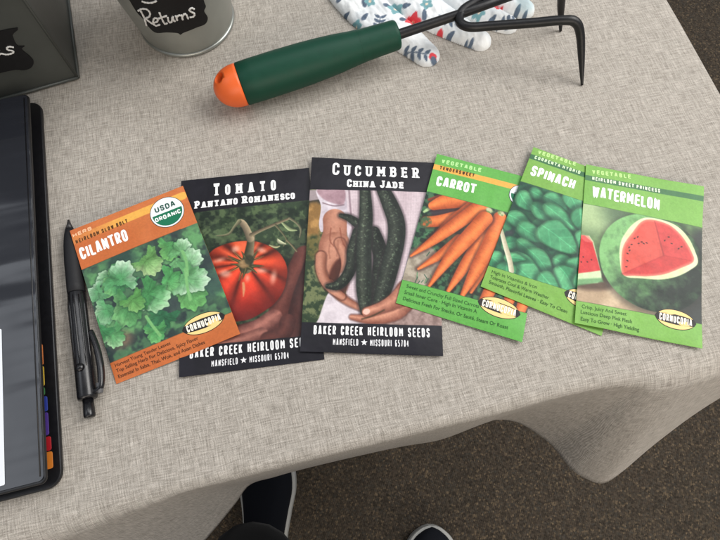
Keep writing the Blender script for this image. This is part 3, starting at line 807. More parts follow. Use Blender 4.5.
# ---- spinach
def art_spinach():
    a = Art(CW, CH); a.seed = 31; one = np.ones_like(a.X)
    a.mottle(one, (116, 166, 72), (123, 172, 78), 30)
    s0, s1 = [(-1.17,8.20),(50.85,7.27)]
    a.line([s0, s1], 2.0, (48, 102, 62), .15)
    h0, h1 = SPI_HEAD; f0, f1 = SPI_FOOT
    ph = a.below(h0, h1) * (1 - a.below(f0, f1)); keep = a.C.copy()
    a.mottle(one, (26, 58, 48), (46, 104, 72), 4, 4)
    m, _ = a.poly([(1.47,74.80),(4.90,63.56),(8.79,66.76),(6.88,80.43)], .5, False); a.put(m, (52, 52, 58))
    for k in range(60):
        c = (random.uniform(0, CW), random.uniform(22, 92)); an = random.uniform(0, 3.1)
        m, x, y = a.ell(c, random.uniform(4, 8), random.uniform(2.6, 4.6), an, .4); g = random.uniform(.5, 1.05)
        s2, _, _ = a.ell((c[0] + .5, c[1] + .8), 7, 4.4, an, 1.5); a.put(s2 * .45, (18, 50, 40))
        a.put(m, mixc((30, 100, 66), (96, 180, 120), np.clip(.45 + .35 * y + .3 * (a.noise(3, 2) - .5), 0, 1)) * g)
    LV = [[(13.93,35.45),9,6,.2],[(8.17,44.71),12,8,.6],[(27.78,36.24),13,8,.3],[(38.47,31.63),12,9,.9],[(23.29,47.35),16,8,.1],[(33.53,46.21),20,8,.4],[(8.58,59.50),15,8,.3],[(46.76,43.74),14,9,1.1],
              [(19.00,65.54),15,9,.2],[(9.28,77.00),11,7,-.6],[(52.78,57.98),12,8,1.3],[(22.73,77.44),15,7,.15],[(4.41,94.10),12,9,.4],[(46.22,78.01),13,8,.2],[(55.80,73.79),14,9,-.9],
              [(36.50,61.11),21,14,.35],[(30.54,82.60),17,9,.6],[(23.42,94.96),20,14,.35],[(12.13,98.42),10,9,1.2],[(51.90,88.42),16,12,.9],[(39.63,94.61),12,8,.5],[(62.50,85.97),14,10,.6],[(14.49,86.55),10,5,-.3]]
    for k, (c, rx, ry, an) in enumerate(LV):
        rx *= .74; ry *= .72
        ca, sa = math.cos(an), math.sin(an)
        x = ((a.X - c[0]) * ca + (a.Y - c[1]) * sa) / rx; y = (-(a.X - c[0]) * sa + (a.Y - c[1]) * ca) / ry
        w = 1 - .42 * x                                                           # blade tapers to its tip
        y = y + .35 * x * x * math.sin(k * 1.9); rr = np.hypot(x, y / np.clip(w, .4, 1.4)) + .26 * (a.noise(11, 2) - .5)
        sd = (rr - 1) * min(rx, ry)
        a.put(sstep(2.2, -.6, sd - .9) * .6, (18, 50, 40))
        m = sstep(.25, -.25, sd)
        v = .65 + .35 * math.sin(k * 2.7)
        sidev = np.exp(-(np.sin(x * 5.5 - np.abs(y) * 3.5) / .22) ** 2)
        mid = np.exp(-(y * ry / .35) ** 2)
        fold = a.noise(8, 3); half = np.tanh(y * 5 + .4 * (fold - .5)) * math.cos(k * 1.3 + .4)
        t = np.clip(.46 + .22 * v + .20 * half - .16 * x - .10 * y + .75 * (fold - .5), 0, 1)
        col = mixc((30, 100, 66), (98, 186, 126), t)
        col = col * (1 + .10 * sidev[..., None] - .05 + .20 * mid[..., None])
        col = col * (1 - .38 * sstep(-1.6, 0, sd))[..., None]
        a.put(m, col)
    q = [(-0.57,70.83),(5.65,80.97),(11.28,89.52),(14.93,96.41)]
    m, cr, al, _ = a.chain(q, [1.3, 1.6, 1.7, 1.7], .3); a.put(m, mixc((150, 146, 116), (222, 214, 186), np.clip(.6 - .5 * cr, 0, 1)))
    art = deepen(a.C, 0.93); a.C = keep; a.put(ph, art)
    a.line([h0, h1], .15, (40, 70, 40), .12, .6); a.line([f0, f1], .15, (40, 70, 40), .12, .6)
    return a
SPI_HEAD = [(0.31,29.86),(44.98,27.99)]; SPI_FOOT = [(0.65,98.93),(59.43,93.94)]
p = Packet('green spinach seed packet tucked under the left side of the watermelon packet', CW, CH, [(0.12273, 0.20759, 0.0028), (0.19773, 0.17788, 0.0005), (0.1515, 0.07259, 0.0005), (0.07758, 0.10442, 0.0028)], .8, art_spinach(), SPI_HEAD, SPI_FOOT, (116, 176, 72), 15, ((0, 0, 1.0, .25),))
PALE2 = (184, 224, 140)
p.words('kind_lettering', 'VEGETABLE', *[(4.13,4.42),(31.38,3.02)], 3.0, PALE2, weight=.26)
p.words('variety_lettering', 'CORRENTA HYBRID', *[(3.28,9.10),(36.06,8.39)], 2.5, (206, 232, 190), weight=.22)
p.words('title', 'SPINACH', *[(4.32,22.83),(35.36,22.15)], 7.6, (244, 248, 240), weight=.2, gap=.10, rnd=.09)
p.caption([('High In Vitamins & Iron', *[(3.43,103.17),(33.45,101.77)]), ('Tolerates Cool & Warm Weather', *[(3.48,106.97),(42.63,105.47)]),
           ('Smooth, Flavorful Leaves \u00b7 Easy To Clean', *[(4.05,110.66),(56.00,109.62)])], 2.2, (44, 82, 32))
p.emblem((63.94,96.71), 12.6, 6.5, 0.0)

# ---- watermelon
def art_watermelon():
    a = Art(CW, CH); a.seed = 41; one = np.ones_like(a.X)
    a.mottle(one, (115, 169, 74), (122, 174, 80), 30)
    s0, s1 = [(-0.71,10.43),(81.62,9.56)]
    a.line([s0, s1], 2.05, (62, 112, 70), .15)
    h0, h1 = WAT_HEAD; f0, f1 = WAT_FOOT
    ph = a.below(h0, h1) * (1 - a.below(f0, f1)); keep = a.C.copy()
    a.mottle(one, (78, 104, 74), (118, 146, 102), 12, 4)
    m, _, _ = a.ell((5.04,36.89), 22, 16, 0, 10); a.put(m * .9, (186, 206, 160))
    m, _, _ = a.ell((26.46,33.55), 14, 12, .6, 8); a.put(m * .7, (88, 112, 88))
    m, _ = a.poly([(-4.93,85.97),(17.01,83.25),(40.69,90.51),(58.86,94.75),(82.66,96.37),(82.72,111.64),(-8.72,121.30)], 1.4); a.mottle(m, (186, 164, 138), (208, 188, 160), 10)
    m, _ = a.poly([(72.39,41.03),(82.43,38.80),(82.68,101.73),(53.74,95.85)], 4); a.put(m, (66, 72, 70))
    m, _ = a.poly([(-2.41,84.72),(16.14,79.26),(21.16,87.89),(-1.25,92.08)], 2.2); a.put(m * .8, (84, 66, 56))
    # big melon
    m, ex, ey = a.ell((47.93,63.08), 35.5, 34.0, .15, .4)
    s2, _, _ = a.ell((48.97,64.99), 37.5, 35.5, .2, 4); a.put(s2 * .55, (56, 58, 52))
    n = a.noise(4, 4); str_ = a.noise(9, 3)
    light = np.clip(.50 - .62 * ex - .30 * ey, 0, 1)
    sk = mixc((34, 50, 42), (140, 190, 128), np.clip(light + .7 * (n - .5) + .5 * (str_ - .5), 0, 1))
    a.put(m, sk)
    rim = [(43.94,31.86),(54.74,31.67),(63.56,34.15),(71.05,40.60),(75.82,49.74),(77.54,57.27),(72.65,63.33),(63.55,70.27),(53.18,74.64),(41.48,76.50),(29.74,76.97),(26.34,67.14),(26.07,54.27),(30.91,42.95),(37.32,35.21)]
    m, _ = a.poly(rim, .35); a.put(m, mixc((206, 220, 172), (234, 232, 200), a.noise(6, 2)))
    flesh = [(43.99,33.34),(52.08,33.01),(59.54,35.06),(67.03,41.13),(72.82,49.68),(74.56,56.85),(66.07,63.57),(55.69,70.23),(45.32,73.98),(36.22,75.56),(28.79,76.20),(27.45,66.89),(28.14,55.98),(33.68,45.27),(38.72,36.76)]
    m, sd = a.poly(flesh, .5)
    ax, ay = (48.06,33.92); bx, by = (54.71,57.29); lx, ly = (28.38,75.87); rx, ry = (73.23,56.79)
    def side(p, q): return (a.X - p[0]) * (q[1] - p[1]) - (a.Y - p[1]) * (q[0] - p[0])
    right = sstep(.35, -.35, side((ax, ay), (bx, by)) / 20) ; right = sstep(-6, 6, -side((ax, ay), (bx, by)))
    lowl = sstep(-8, 8, -side((lx, ly), (bx, by)) * -1); lowr = sstep(-8, 8, -side((bx, by), (rx, ry)) * -1)
    low = np.where(a.X < bx, sstep(-8, 8, -side((lx, ly), (bx, by))), sstep(-8, 8, -side((bx, by), (rx, ry))))
    base = mixc((206, 82, 80), (216, 98, 86), right); base = base * (1 - low[..., None]) + np.array((202, 74, 72.0)) * low[..., None]
    base = base * (1 + .16 * (a.noise(3.5, 4) - .5))[..., None]
    a.put(m, base)
    edge = sstep(-2.2, -.2, sd) * m; a.put(edge * .55, (236, 168, 146))
    a.line([(ax, ay), (bx, by)], [.35, .5], (158, 58, 58), .5, .7, False); a.line([(lx, ly), (bx, by)], [.4, .4], (176, 60, 60), .6, .5, False); a.line([(bx, by), (rx, ry)], [.4, .4], (176, 62, 60), .6, .5, False)
    for c in ([(31.82,56.61)], [(33.37,54.09)], [(35.18,49.33)], [(37.12,47.80)], [(39.90,50.82)], [(41.26,51.61)], [(43.23,50.81)], [(37.96,52.35)], [(31.02,61.10)], [(31.23,66.06)], [(32.24,58.68)], [(55.10,46.35)], [(59.80,47.49)], [(64.51,50.07)], [(66.48,48.19)], [(57.70,43.21)], [(30.76,70.42)]):
        m, _, _ = a.ell(c[0], .75, .42, random.uniform(-1.2, .4), .2); a.put(m, (62, 28, 28))
    # cut wedge at the left
    m, _ = a.poly([(-1.84,54.67),(5.42,53.78),(8.31,57.49),(14.81,78.85),(15.37,82.91),(12.60,85.61),(-2.08,89.50)], .5, False); a.put(m, (206, 222, 182))
    m, _ = a.poly([(0.24,85.53),(15.61,81.47),(16.41,84.08),(-1.99,90.86)], .8, False); a.put(m * .8, (110, 160, 112))
    m, _ = a.poly([(-7.06,56.20),(2.12,54.15),(7.67,58.00),(14.03,76.56),(7.64,79.02),(-5.12,83.22)], .5, False); a.put(m, mixc((196, 52, 58), (220, 86, 84), a.noise(5, 3)))
    m, _ = a.poly([(-2.55,54.10),(4.76,53.92),(8.35,58.21),(3.07,58.66)], .5, False); a.put(m * .6, (228, 130, 122))
    for c in ([(2.45,69.57)], [(7.78,70.52)], [(5.27,72.49)], [(1.39,73.35)]):
        m, _, _ = a.ell(c[0], .5, .5, 0, .25); a.put(m, (80, 34, 36))
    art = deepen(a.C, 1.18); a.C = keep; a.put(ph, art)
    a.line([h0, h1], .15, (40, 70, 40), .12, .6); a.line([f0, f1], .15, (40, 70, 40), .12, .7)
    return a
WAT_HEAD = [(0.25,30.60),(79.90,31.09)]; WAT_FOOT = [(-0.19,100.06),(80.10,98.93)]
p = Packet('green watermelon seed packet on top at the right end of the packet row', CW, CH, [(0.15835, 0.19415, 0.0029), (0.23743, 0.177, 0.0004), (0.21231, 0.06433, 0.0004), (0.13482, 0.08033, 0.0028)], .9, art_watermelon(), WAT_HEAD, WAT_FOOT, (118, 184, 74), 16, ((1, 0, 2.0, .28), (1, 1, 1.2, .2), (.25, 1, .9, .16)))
p.words('kind_lettering', 'VEGETABLE', *[(4.50,6.74),(30.93,4.73)], 3.1, PALE2, weight=.26)
p.words('variety_lettering', 'HEIRLOOM SWEET PRINCESS', *[(4.79,11.50),(50.95,11.31)], 2.6, (222, 238, 210), weight=.22)
p.words('title', 'WATERMELON', *[(5.30,24.45),(50.98,24.86)], 7.9, (244, 248, 240), weight=.2, gap=.10, rnd=.09)
p.caption([('Crisp, Juicy And Sweet', *[(3.75,104.22),(32.20,103.53)]), ('Luscious Deep Pink Flesh', *[(3.29,107.95),(35.90,107.76)]),
           ('Easy To Grow \u00b7 High Yielding', *[(3.59,112.43),(40.70,111.91)])], 2.2, (44, 88, 36))
p.emblem((63.33,99.45), 12.4, 6.5, 0.02)

# ------------------------------------------------------------------ carpet
m = principled('carpet_loops', (80, 68, 57), rough=.95, spec=.1)
b = m.node_tree.nodes['Principled BSDF']
tc = nd(m, 'ShaderNodeTexCoord')
mp = nd(m, 'ShaderNodeMapping'); mp.inputs['Rotation'].default_value = (0, 0, .35); lk(m, tc, 'Object', mp, 'Vector')
vo = nd(m, 'ShaderNodeTexVoronoi', Scale=280.0, Randomness=.5); lk(m, mp, 'Vector', vo, 'Vector')
n1 = nd(m, 'ShaderNodeTexNoise', Scale=260.0, Detail=3.0); lk(m, mp, 'Vector', n1, 'Vector')
n2 = nd(m, 'ShaderNodeTexNoise', Scale=9.0, Detail=4.0); lk(m, mp, 'Vector', n2, 'Vector')
sep = nd(m, 'ShaderNodeSeparateColor'); lk(m, vo, 'Color', sep, 'Color')
cr = nd(m, 'ShaderNodeValToRGB'); e = cr.color_ramp
e.elements[0].position = 0; e.elements[0].color = lin4((56, 51, 45)); e.elements[1].position = 1; e.elements[1].color = lin4((102, 90, 74))
for pos, c in ((.3, (64, 58, 51)), (.55, (75, 67, 58)), (.78, (66, 63, 58)), (.9, (87, 77, 64))):
    k = e.elements.new(pos); k.color = lin4(c)
lk(m, sep, 'Red', cr, 'Fac')
mx = nd(m, 'ShaderNodeMix', data_type='RGBA', blend_type='MULTIPLY'); mx.inputs[0].default_value = .7
lk(m, cr, 'Color', mx, 6)
cr2 = nd(m, 'ShaderNodeValToRGB'); cr2.color_ramp.elements[0].position = .3; cr2.color_ramp.elements[0].color = (.45, .45, .45, 1); cr2.color_ramp.elements[1].position = .7; cr2.color_ramp.elements[1].color = (1.25, 1.2, 1.15, 1)
lk(m, n1, 'Fac', cr2, 'Fac'); lk(m, cr2, 'Color', mx, 7)
m.node_tree.links.new(mx.outputs[2], b.inputs['Base Color'])
bp = nd(m, 'ShaderNodeBump', Strength=.6, Distance=.003); bp.invert = True
lk(m, vo, 'Distance', bp, 'Height'); lk(m, bp, 'Normal', b, 'Normal')
FZ = -.74
fl = obj('floor', [(-6, -6, FZ), (6, -6, FZ), (6, 6, FZ), (-6, 6, FZ)], [(0, 1, 2, 3)], m); fl['kind'] = 'structure'

# ------------------------------------------------------------------ table and its cloth (table frame: a along the front edge, b outward)
ANG = math.radians(13.4); EX = np.array([math.cos(ANG), math.sin(ANG)]); EN = np.array([math.sin(ANG), -math.cos(ANG)]); ORG = np.array([0, .0135])
AL, AR, DEP, DROP = -1.42, .3135, .76, .205
HEM = [(-0.46, 0.035), (-0.4, 0.06), (-0.34, 0.085), (-0.29, 0.095), (-0.24, 0.09), (-0.195, 0.07), (-0.1547, 0.0428), (-0.1235, 0.0184), (-0.1075, 0.0048), (-0.0838, 0.0034), (-0.06, 0.0028), (-0.0121, 0.0033), (0.0361, 0.0048), (0.0748, 0.0075), (0.116, 0.0032), (0.1333, 0.0026), (0.1536, 0.0112), (0.1741, 0.0358), (0.1828, 0.0605), (0.1955, 0.0739), (0.2058, 0.0781), (0.2225, 0.0743), (0.2501, 0.064), (0.2833, 0.0499), (0.3156, 0.0385), (0.3501, 0.0332), (0.4, 0.03), (0.55, 0.02)]
ha, ho = np.array([h[0] for h in HEM]), np.array([h[1] for h in HEM])
fine = np.linspace(ha[0], ha[-1], 400)
hs = smooth_path([(x, y) for x, y in zip(ha, ho)], 16); hx = np.array([p[0] for p in hs]); hy = np.array([p[1] for p in hs])
def bend(t, r=.007):
    """rounded fold over the table edge: horizontal reach and fall after arclength t"""
    th = np.clip(t / r, 0, math.pi / 2)
    return r * np.sin(th), r * (1 - np.cos(th)) + np.maximum(0, t - r * math.pi / 2)
def axis_samples(lo, e0, e1, hi, fine_lo, fine_hi):
    s = set()
    for v in np.arange(lo, hi, .03): s.add(round(float(v), 4))
    for v in np.arange(fine_lo, fine_hi, .004): s.add(round(float(v), 4))
    for ed, sg in ((e0, -1), (e1, 1)):
        for v in np.arange(0, .0125, .0011): s.add(round(float(ed + sg * v), 4))
        for v in np.arange(.0125, DROP, .008): s.add(round(float(ed + sg * v), 4))
    s.add(hi); s.add(lo)
    out = []
    for v in sorted(s):
        if not out or v - out[-1] > .0006: out.append(v)
    return np.array(out)
A_ = axis_samples(AL - DROP, AL, AR, AR + DROP, -.45, AR + .02)
B_ = axis_samples(-DEP - DROP, -DEP, 0, DROP, -.06, .02)
ga, gb = np.meshgrid(A_, B_)
tr, tl = np.maximum(0, ga - AR), np.maximum(0, AL - ga); tf, tk = np.maximum(0, gb), np.maximum(0, -DEP - gb)
orr, zr = bend(tr); ol, zl = bend(tl); fh = np.interp(ga, hx, hy)                                          # how far the front hem swings out in its folds
rf_ = .007 + .006 * np.clip(fh / .07, 0, 1)
of, zf = bend(tf, rf_); ok, zk = bend(tk)
of = of - np.minimum(of, np.maximum(0, rf_ - .007)) * np.clip(tf / DROP, 0, 1) + fh * np.clip((tf - .002) / DROP, 0, 1) ** 1.0
side = (.012 + .014 * np.sin(gb * 26) + .01 * np.sin(gb * 47 + 1)) * np.clip(tr / DROP, 0, 1)
orr = orr + np.maximum(0, side)
pa = np.clip(ga, AL, AR) + orr - ol; pb = np.clip(gb, -DEP, 0) + of - ok
ht = np.sqrt(np.maximum(zr, zl) ** 2 + np.maximum(zf, zk) ** 2)
sl = np.clip(fh / DROP, 0, .6); pz = -ht * np.where(tf > 0, np.sqrt(1 - (sl * .9) ** 2), 1)
wav = (fbm(ga * 1000, gb * 1000, 70, 5, 3) - .5)
pz = pz + np.where(ht < 1e-6, 0.0, .002 * wav * np.clip(ht / .01, 0, 1))
pz = pz - .0018 * np.exp(-((gb - .006) / .018) ** 2) * (fbm(ga * 1000, gb * 0, 130, 8, 2))   # soft slack along the front edge
P = np.stack([ORG[0] + pa * EX[0] + pb * EN[0], ORG[1] + pa * EX[1] + pb * EN[1], pz], -1).reshape(-1, 3)
na, nb = len(A_), len(B_); I = np.arange(na * nb).reshape(nb, na)
Q = np.stack([I[:-1, :-1], I[1:, :-1], I[1:, 1:], I[:-1, 1:]], -1).reshape(-1, 4)

m = bpy.data.materials.new('linen_weave'); m.use_nodes = True; b = m.node_tree.nodes['Principled BSDF']
b.inputs['Roughness'].default_value = .88; b.inputs['Specular IOR Level'].default_value = .18; b.inputs['Sheen Weight'].default_value = .12
uvn = nd(m, 'ShaderNodeUVMap')
dist = nd(m, 'ShaderNodeTexNoise', Scale=22.0, Detail=2.0); lk(m, uvn, 'UV', dist, 'Vector')       # the weave wanders a little
off = nd(m, 'ShaderNodeVectorMath', operation='MULTIPLY_ADD'); off.inputs[1].default_value = (.004, .004, 0)
lk(m, dist, 'Color', off, 0); lk(m, uvn, 'UV', off, 2)
def thread_noise(sx, sy, det=2.0):
    mp = nd(m, 'ShaderNodeMapping'); mp.inputs['Scale'].default_value = (sx, sy, 1); lk(m, off, 'Vector', mp, 'Vector')
    n = nd(m, 'ShaderNodeTexNoise', Scale=1.0, Detail=det, Roughness=.55); lk(m, mp, 'Vector', n, 'Vector'); return n
def ramp(n, p0, c0, p1, c1, out='Fac'):
    r = nd(m, 'ShaderNodeValToRGB'); r.color_ramp.elements[0].position = p0; r.color_ramp.elements[0].color = lin4(c0)
    r.color_ramp.elements[1].position = p1; r.color_ramp.elements[1].color = lin4(c1); lk(m, n, out, r, 'Fac'); return r
PITCH = .00070
warp_t = thread_noise(1 / PITCH, 105, 3.0); weft_t = thread_noise(105, 1 / PITCH, 3.0)
slub_a = thread_noise(700, 26, 3.0); slub_b = thread_noise(26, 700, 3.0)
rw = ramp(warp_t, .34, (146, 140, 131), .66, (216, 209, 199)); rf = ramp(weft_t, .34, (142, 136, 127), .66, (214, 207, 197))
sp = nd(m, 'ShaderNodeSeparateXYZ'); lk(m, off, 'Vector', sp, 'Vector')
def sine(axis, pitch):
    k = nd(m, 'ShaderNodeMath', operation='MULTIPLY'); k.inputs[1].default_value = math.pi / pitch; lk(m, sp, axis, k, 0)
    s = nd(m, 'ShaderNodeMath', operation='SINE'); lk(m, k, 0, s, 0); return s
sx, sy = sine('X', PITCH), sine('Y', PITCH)
pr = nd(m, 'ShaderNodeMath', operation='MULTIPLY'); lk(m, sx, 0, pr, 0); lk(m, sy, 0, pr, 1)
mr = nd(m, 'ShaderNodeMapRange'); mr.inputs['From Min'].default_value = -.25; mr.inputs['From Max'].default_value = .25; mr.inputs['To Min'].default_value = .28; mr.inputs['To Max'].default_value = .72; lk(m, pr, 0, mr, 'Value')
mw = nd(m, 'ShaderNodeMix', data_type='RGBA'); lk(m, mr, 'Result', mw, 0); lk(m, rw, 'Color', mw, 6); lk(m, rf, 'Color', mw, 7)
ra = ramp(slub_a, .35, (206, 202, 198), .68, (255, 255, 255)); rb = ramp(slub_b, .35, (206, 202, 198), .68, (255, 255, 255))
m1 = nd(m, 'ShaderNodeMix', data_type='RGBA', blend_type='MULTIPLY'); m1.inputs[0].default_value = .32
m.node_tree.links.new(mw.outputs[2], m1.inputs[6]); lk(m, ra, 'Color', m1, 7)
m2 = nd(m, 'ShaderNodeMix', data_type='RGBA', blend_type='MULTIPLY'); m2.inputs[0].default_value = .32
m.node_tree.links.new(m1.outputs[2], m2.inputs[6]); lk(m, rb, 'Color', m2, 7)
m.node_tree.links.new(m2.outputs[2], b.inputs['Base Color'])
ab = nd(m, 'ShaderNodeMath', operation='ABSOLUTE'); lk(m, pr, 0, ab, 0)
ad = nd(m, 'ShaderNodeMath', operation='MULTIPLY_ADD'); ad.inputs[1].default_value = .8; lk(m, warp_t, 'Fac', ad, 0); lk(m, ab, 0, ad, 2)
bp = nd(m, 'ShaderNodeBump', Strength=.55, Distance=.0004); lk(m, ad, 0, bp, 'Height')
big = nd(m, 'ShaderNodeTexNoise', Scale=14.0, Detail=3.0); lk(m, uvn, 'UV', big, 'Vector')
bp2 = nd(m, 'ShaderNodeBump', Strength=.25, Distance=.004); lk(m, big, 'Fac', bp2, 'Height'); lk(m, bp, 'Normal', bp2, 'Normal')
lk(m, bp2, 'Normal', b, 'Normal')
cloth = obj('tablecloth', P, Q, m, None, True, uv=np.stack([ga, gb], -1).reshape(-1, 2))
tag(cloth, 'beige linen weave tablecloth with its hem hanging in loose folds over the carpet', 'tablecloth')
sd = cloth.modifiers.new('thickness', 'SOLIDIFY'); sd.thickness = .0011; sd.offset = 1 if False else -1

tbl = thing('table', 'long table hidden under the beige linen cloth', 'table', (ORG[0] + EX[0] * (AL + AR) / 2 - EN[0] * DEP / 2, ORG[1] + EX[1] * (AL + AR) / 2 - EN[1] * DEP / 2, FZ))
tbl.rotation_euler = (0, 0, ANG)
lam = add_noise_variation(principled('table_laminate', (196, 190, 180), .5), 90, .08)
leg_m = add_noise_variation(principled('table_leg_metal', (70, 70, 72), .4, .9), 120, .1)
hw = (AR - AL) / 2
o = obj('tabletop', *prism(round_rect(-hw + .004, -DEP / 2 + .004, hw - .004, DEP / 2 - .004, .03), .70, .7365), lam, tbl); bevel(o, .004)
for sx_ in (-1, 1):
    for sy_ in (-1, 1):
        x, y = sx_ * (hw - .16), sy_ * (DEP / 2 - .07)
        obj('leg', *tube([(x, y, 0), (x, y, .698)], .014, 14), leg_m, tbl, True)

# ------------------------------------------------------------------ plastics, metals
black_pl = add_noise_variation(principled('black_pen_plastic', (18, 18, 21), .28, spec=.5), 300, .2, .05, .0003)
grip_m = add_noise_variation(principled('black_grip_rubber', (24, 24, 27), .6, spec=.35), 500, .2, .2, .0003)
green_m = add_noise_variation(principled('green_handle_rubber', (11, 60, 44), .5, spec=.28), 180, .18, .12, .0006, .1)
orange_m = add_noise_variation(principled('orange_cap_plastic', (226, 100, 42), .42, spec=.45), 160, .06, .06, .0004)
iron_m = add_noise_variation(principled('black_painted_iron', (16, 16, 18), .42, spec=.4), 350, .25, .25, .0004, .12)
zinc_m = add_noise_variation(principled('galvanised_zinc', (158, 161, 156), .34, .7), 55, .16, .08, .0006, .12, 8.0)
tin_m = add_noise_variation(principled('dark_galvanised_tin', (72, 75, 72), .42, .3), 34, .26, .1, .0008, .12, 8.0)
slate_m = add_noise_variation(principled('chalkboard_black', (14, 14, 16), .62, spec=.3), 300, .3, .06, .0003)
chalk_m = add_noise_variation(principled('white_chalk_ink', (208, 208, 206), .9, spec=.1), 1500, .35, .2, .0002)

# ------------------------------------------------------------------ pen
pa_, pb_ = np.array((-0.1945, 0.1477, 0.0045)), np.array((-0.1605, 0.0299, 0.0058))
pd = pb_ - pa_; PL = float(np.linalg.norm(pd)); pd /= PL
pen = thing('pen', 'black plastic click pen lying between the binder and the orange packet', 'pen', (pa_[0], pa_[1], 0))
po = np.array([pa_[0], pa_[1], 0])
def along(t, z=0): return pa_ - po + pd * t + np.array([0, 0, z])
def turned(name, prof, mat, parent, n=24):
    """solid of revolution along the pen: prof = (distance, radius)"""
    return obj(name, *tube([along(t) for t, r in prof], [r for t, r in prof], n), mat, parent, True)
turned('grip', [(.004, .0027), (.008, .0036), (.016, .0046), (.028, .0052), (.045, .0053), (.05, .0053), (.0505, .0046)], grip_m, pen)
t_ = turned('tip', [(-.003, .0007), (.0, .0013), (.0043, .0027)], principled('pen_tip_plastic', (44, 42, 42), .4), pen)
bar = turned('barrel', [(.0503, .0050), (.0512, .0053), (.06, .0053), (.098, .0056), (.1175, .0057), (.119, .0052), (.1192, .003)], black_pl, pen)
for k in range(5):                                                     # ribs moulded along the barrel
    a = math.radians(18 + 36 * k); s = np.array([pd[1], -pd[0], 0]); s /= np.linalg.norm(s)
    v = s * math.cos(a) + np.array([0, 0, 1]) * math.sin(a)
    obj('rib', *tube([along(t) + v * (.0050 if t < .1 else .0053) for t in (.053, .06, .075, .09, .1)], [.0004, .0008, .0008, .0008, .0004], 8), black_pl, bar, True)
turned('clicker', [(.1185, .0030), (.1275, .0033), (.1290, .0033), (.1300, .0028)], black_pl, pen)
s = np.array([-pd[1], pd[0], 0]); s /= np.linalg.norm(s)
turned_ring = obj('rivet', *tube([along(.1005, .0052), along(.1005, .0072)], [.0026, .0022], 18), black_pl, pen, True)
cl = [along(.116) + s * .0045 + np.array([0, 0, .001]), along(.1145) + s * .0088 + np.array([0, 0, .002]), along(.104) + s * .0102 + np.array([0, 0, .0018]), along(.09) + s * .0090 + np.array([0, 0, .0012]), along(.078) + s * .0062 + np.array([0, 0, .0005])]
cp = smooth_path(cl, 8)
o = obj('clip', *tube(cp, [.0017 + .0004 * math.sin(math.pi * i / (len(cp) - 1)) for i in range(len(cp))], 12), black_pl, pen, True)
obj('clip_end', *tube([along(.112) + s * .0086 + np.array([0, 0, .002]), along(.118) + s * .0084 + np.array([0, 0, .0018])], [.0021, .0016], 12), add_noise_variation(principled('worn_grey_plastic', (92, 92, 94), .4), 300, .2), pen, True)

# ------------------------------------------------------------------ hand cultivator
h0 = np.array((-0.1029, 0.2452, 0.0152)); h1 = np.array((0.0269, 0.2906, 0.0222))
ho_ = np.array([h0[0], h0[1], 0]); hd = h1 - h0; HL = float(np.linalg.norm(hd)); hd /= HL
cul = thing('hand_cultivator', 'three pronged hand cultivator with green handle and orange end cap lying over the glove', 'garden tool', tuple(ho_))
def hp(t): return h0 - ho_ + hd * t
def prof_obj(name, prof, mat, n=40):
    return obj(name, *tube([hp(t) for t, r in prof], [r for t, r in prof], n), mat, cul, True)
cap_r = .0148; cap_l = .0178
cap_prof = [(-.0005 + cap_l * (1 - math.cos(a)), max(.0004, cap_r * math.sin(a))) for a in np.linspace(0.02, math.pi / 2, 14)] + [(cap_l + .0015, cap_r)]
cap = prof_obj('end_cap', cap_prof, orange_m)
# hanging hole through the cap
ax = Vector(hd).cross(Vector((0, 0, 1))).normalized()
hole_c = Vector((-0.0970, 0.2487, 0.0258)) - Vector(ho_)
hd_v = (hole_c - Vector(hp(cap_l))).normalized()
cut = obj('hole_cutter', *tube([hole_c - hd_v * .03, hole_c + hd_v * .03], .0040, 28), orange_m)
recalc(cap); recalc(cut)
bo = cap.modifiers.new('hole', 'BOOLEAN'); bo.object = cut; bo.operation = 'DIFFERENCE'; bo.solver = 'EXACT'
cut.location = ho_
bpy.context.view_layer.update()
dg = bpy.context.evaluated_depsgraph_get()
nm = bpy.data.meshes.new_from_object(cap.evaluated_get(dg)); cap.modifiers.clear(); cap.data = nm
bpy.data.objects.remove(cut)
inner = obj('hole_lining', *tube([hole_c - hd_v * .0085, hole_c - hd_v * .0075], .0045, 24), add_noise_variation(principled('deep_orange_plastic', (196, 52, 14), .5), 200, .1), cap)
cap.data.name = 'end_cap'
grip_prof = [(cap_l + .0016, .0144), (cap_l + .0022, .0150), (.03, .0152), (.050, .0152), (.068, .0148), (.080, .0142), (.092, .0133), (.104, .0120), (.112, .0113), (.125, .0108), (HL - .003, .0105), (HL - .0012, .0104), (HL, .0098), (HL + .0002, .006)]
g = prof_obj('handle', grip_prof, green_m)
for t, r in ((.1085, .0118), (.1155, .0113)):
    obj('moulded_ring', *tube([hp(t - .0006), hp(t), hp(t + .0006)], [r - .0006, r, r - .0006], 40), green_m, g, True)
j0 = np.array((0.0280, 0.2903, 0.0226)) - ho_; j1 = np.array((0.0743, 0.3055, 0.0270)) - ho_; far = np.array((0.1430, 0.3238, 0.0410)) - ho_
ctr_bend = np.array((0.1471, 0.3246, 0.0420)) - ho_
tipc = np.array((0.1520, 0.3124, 0.0010)) - ho_
rr = .0033
shaft_p = [j0 - hd * .012, j0, j1, far]
shaft = obj('shaft', *tube(shaft_p, [.0036, .0036, .0034, .0032], 18), iron_m, cul, True)
def tine(name, pts, radii):
    p = smooth_path(pts, 8); R = [float(x[0]) for x in smooth_path([(r,) for r in radii], 8)]
    return obj(name, *tube(p, R, 16), iron_m, cul, True)
W_ = lambda *a: np.array(a) - ho_
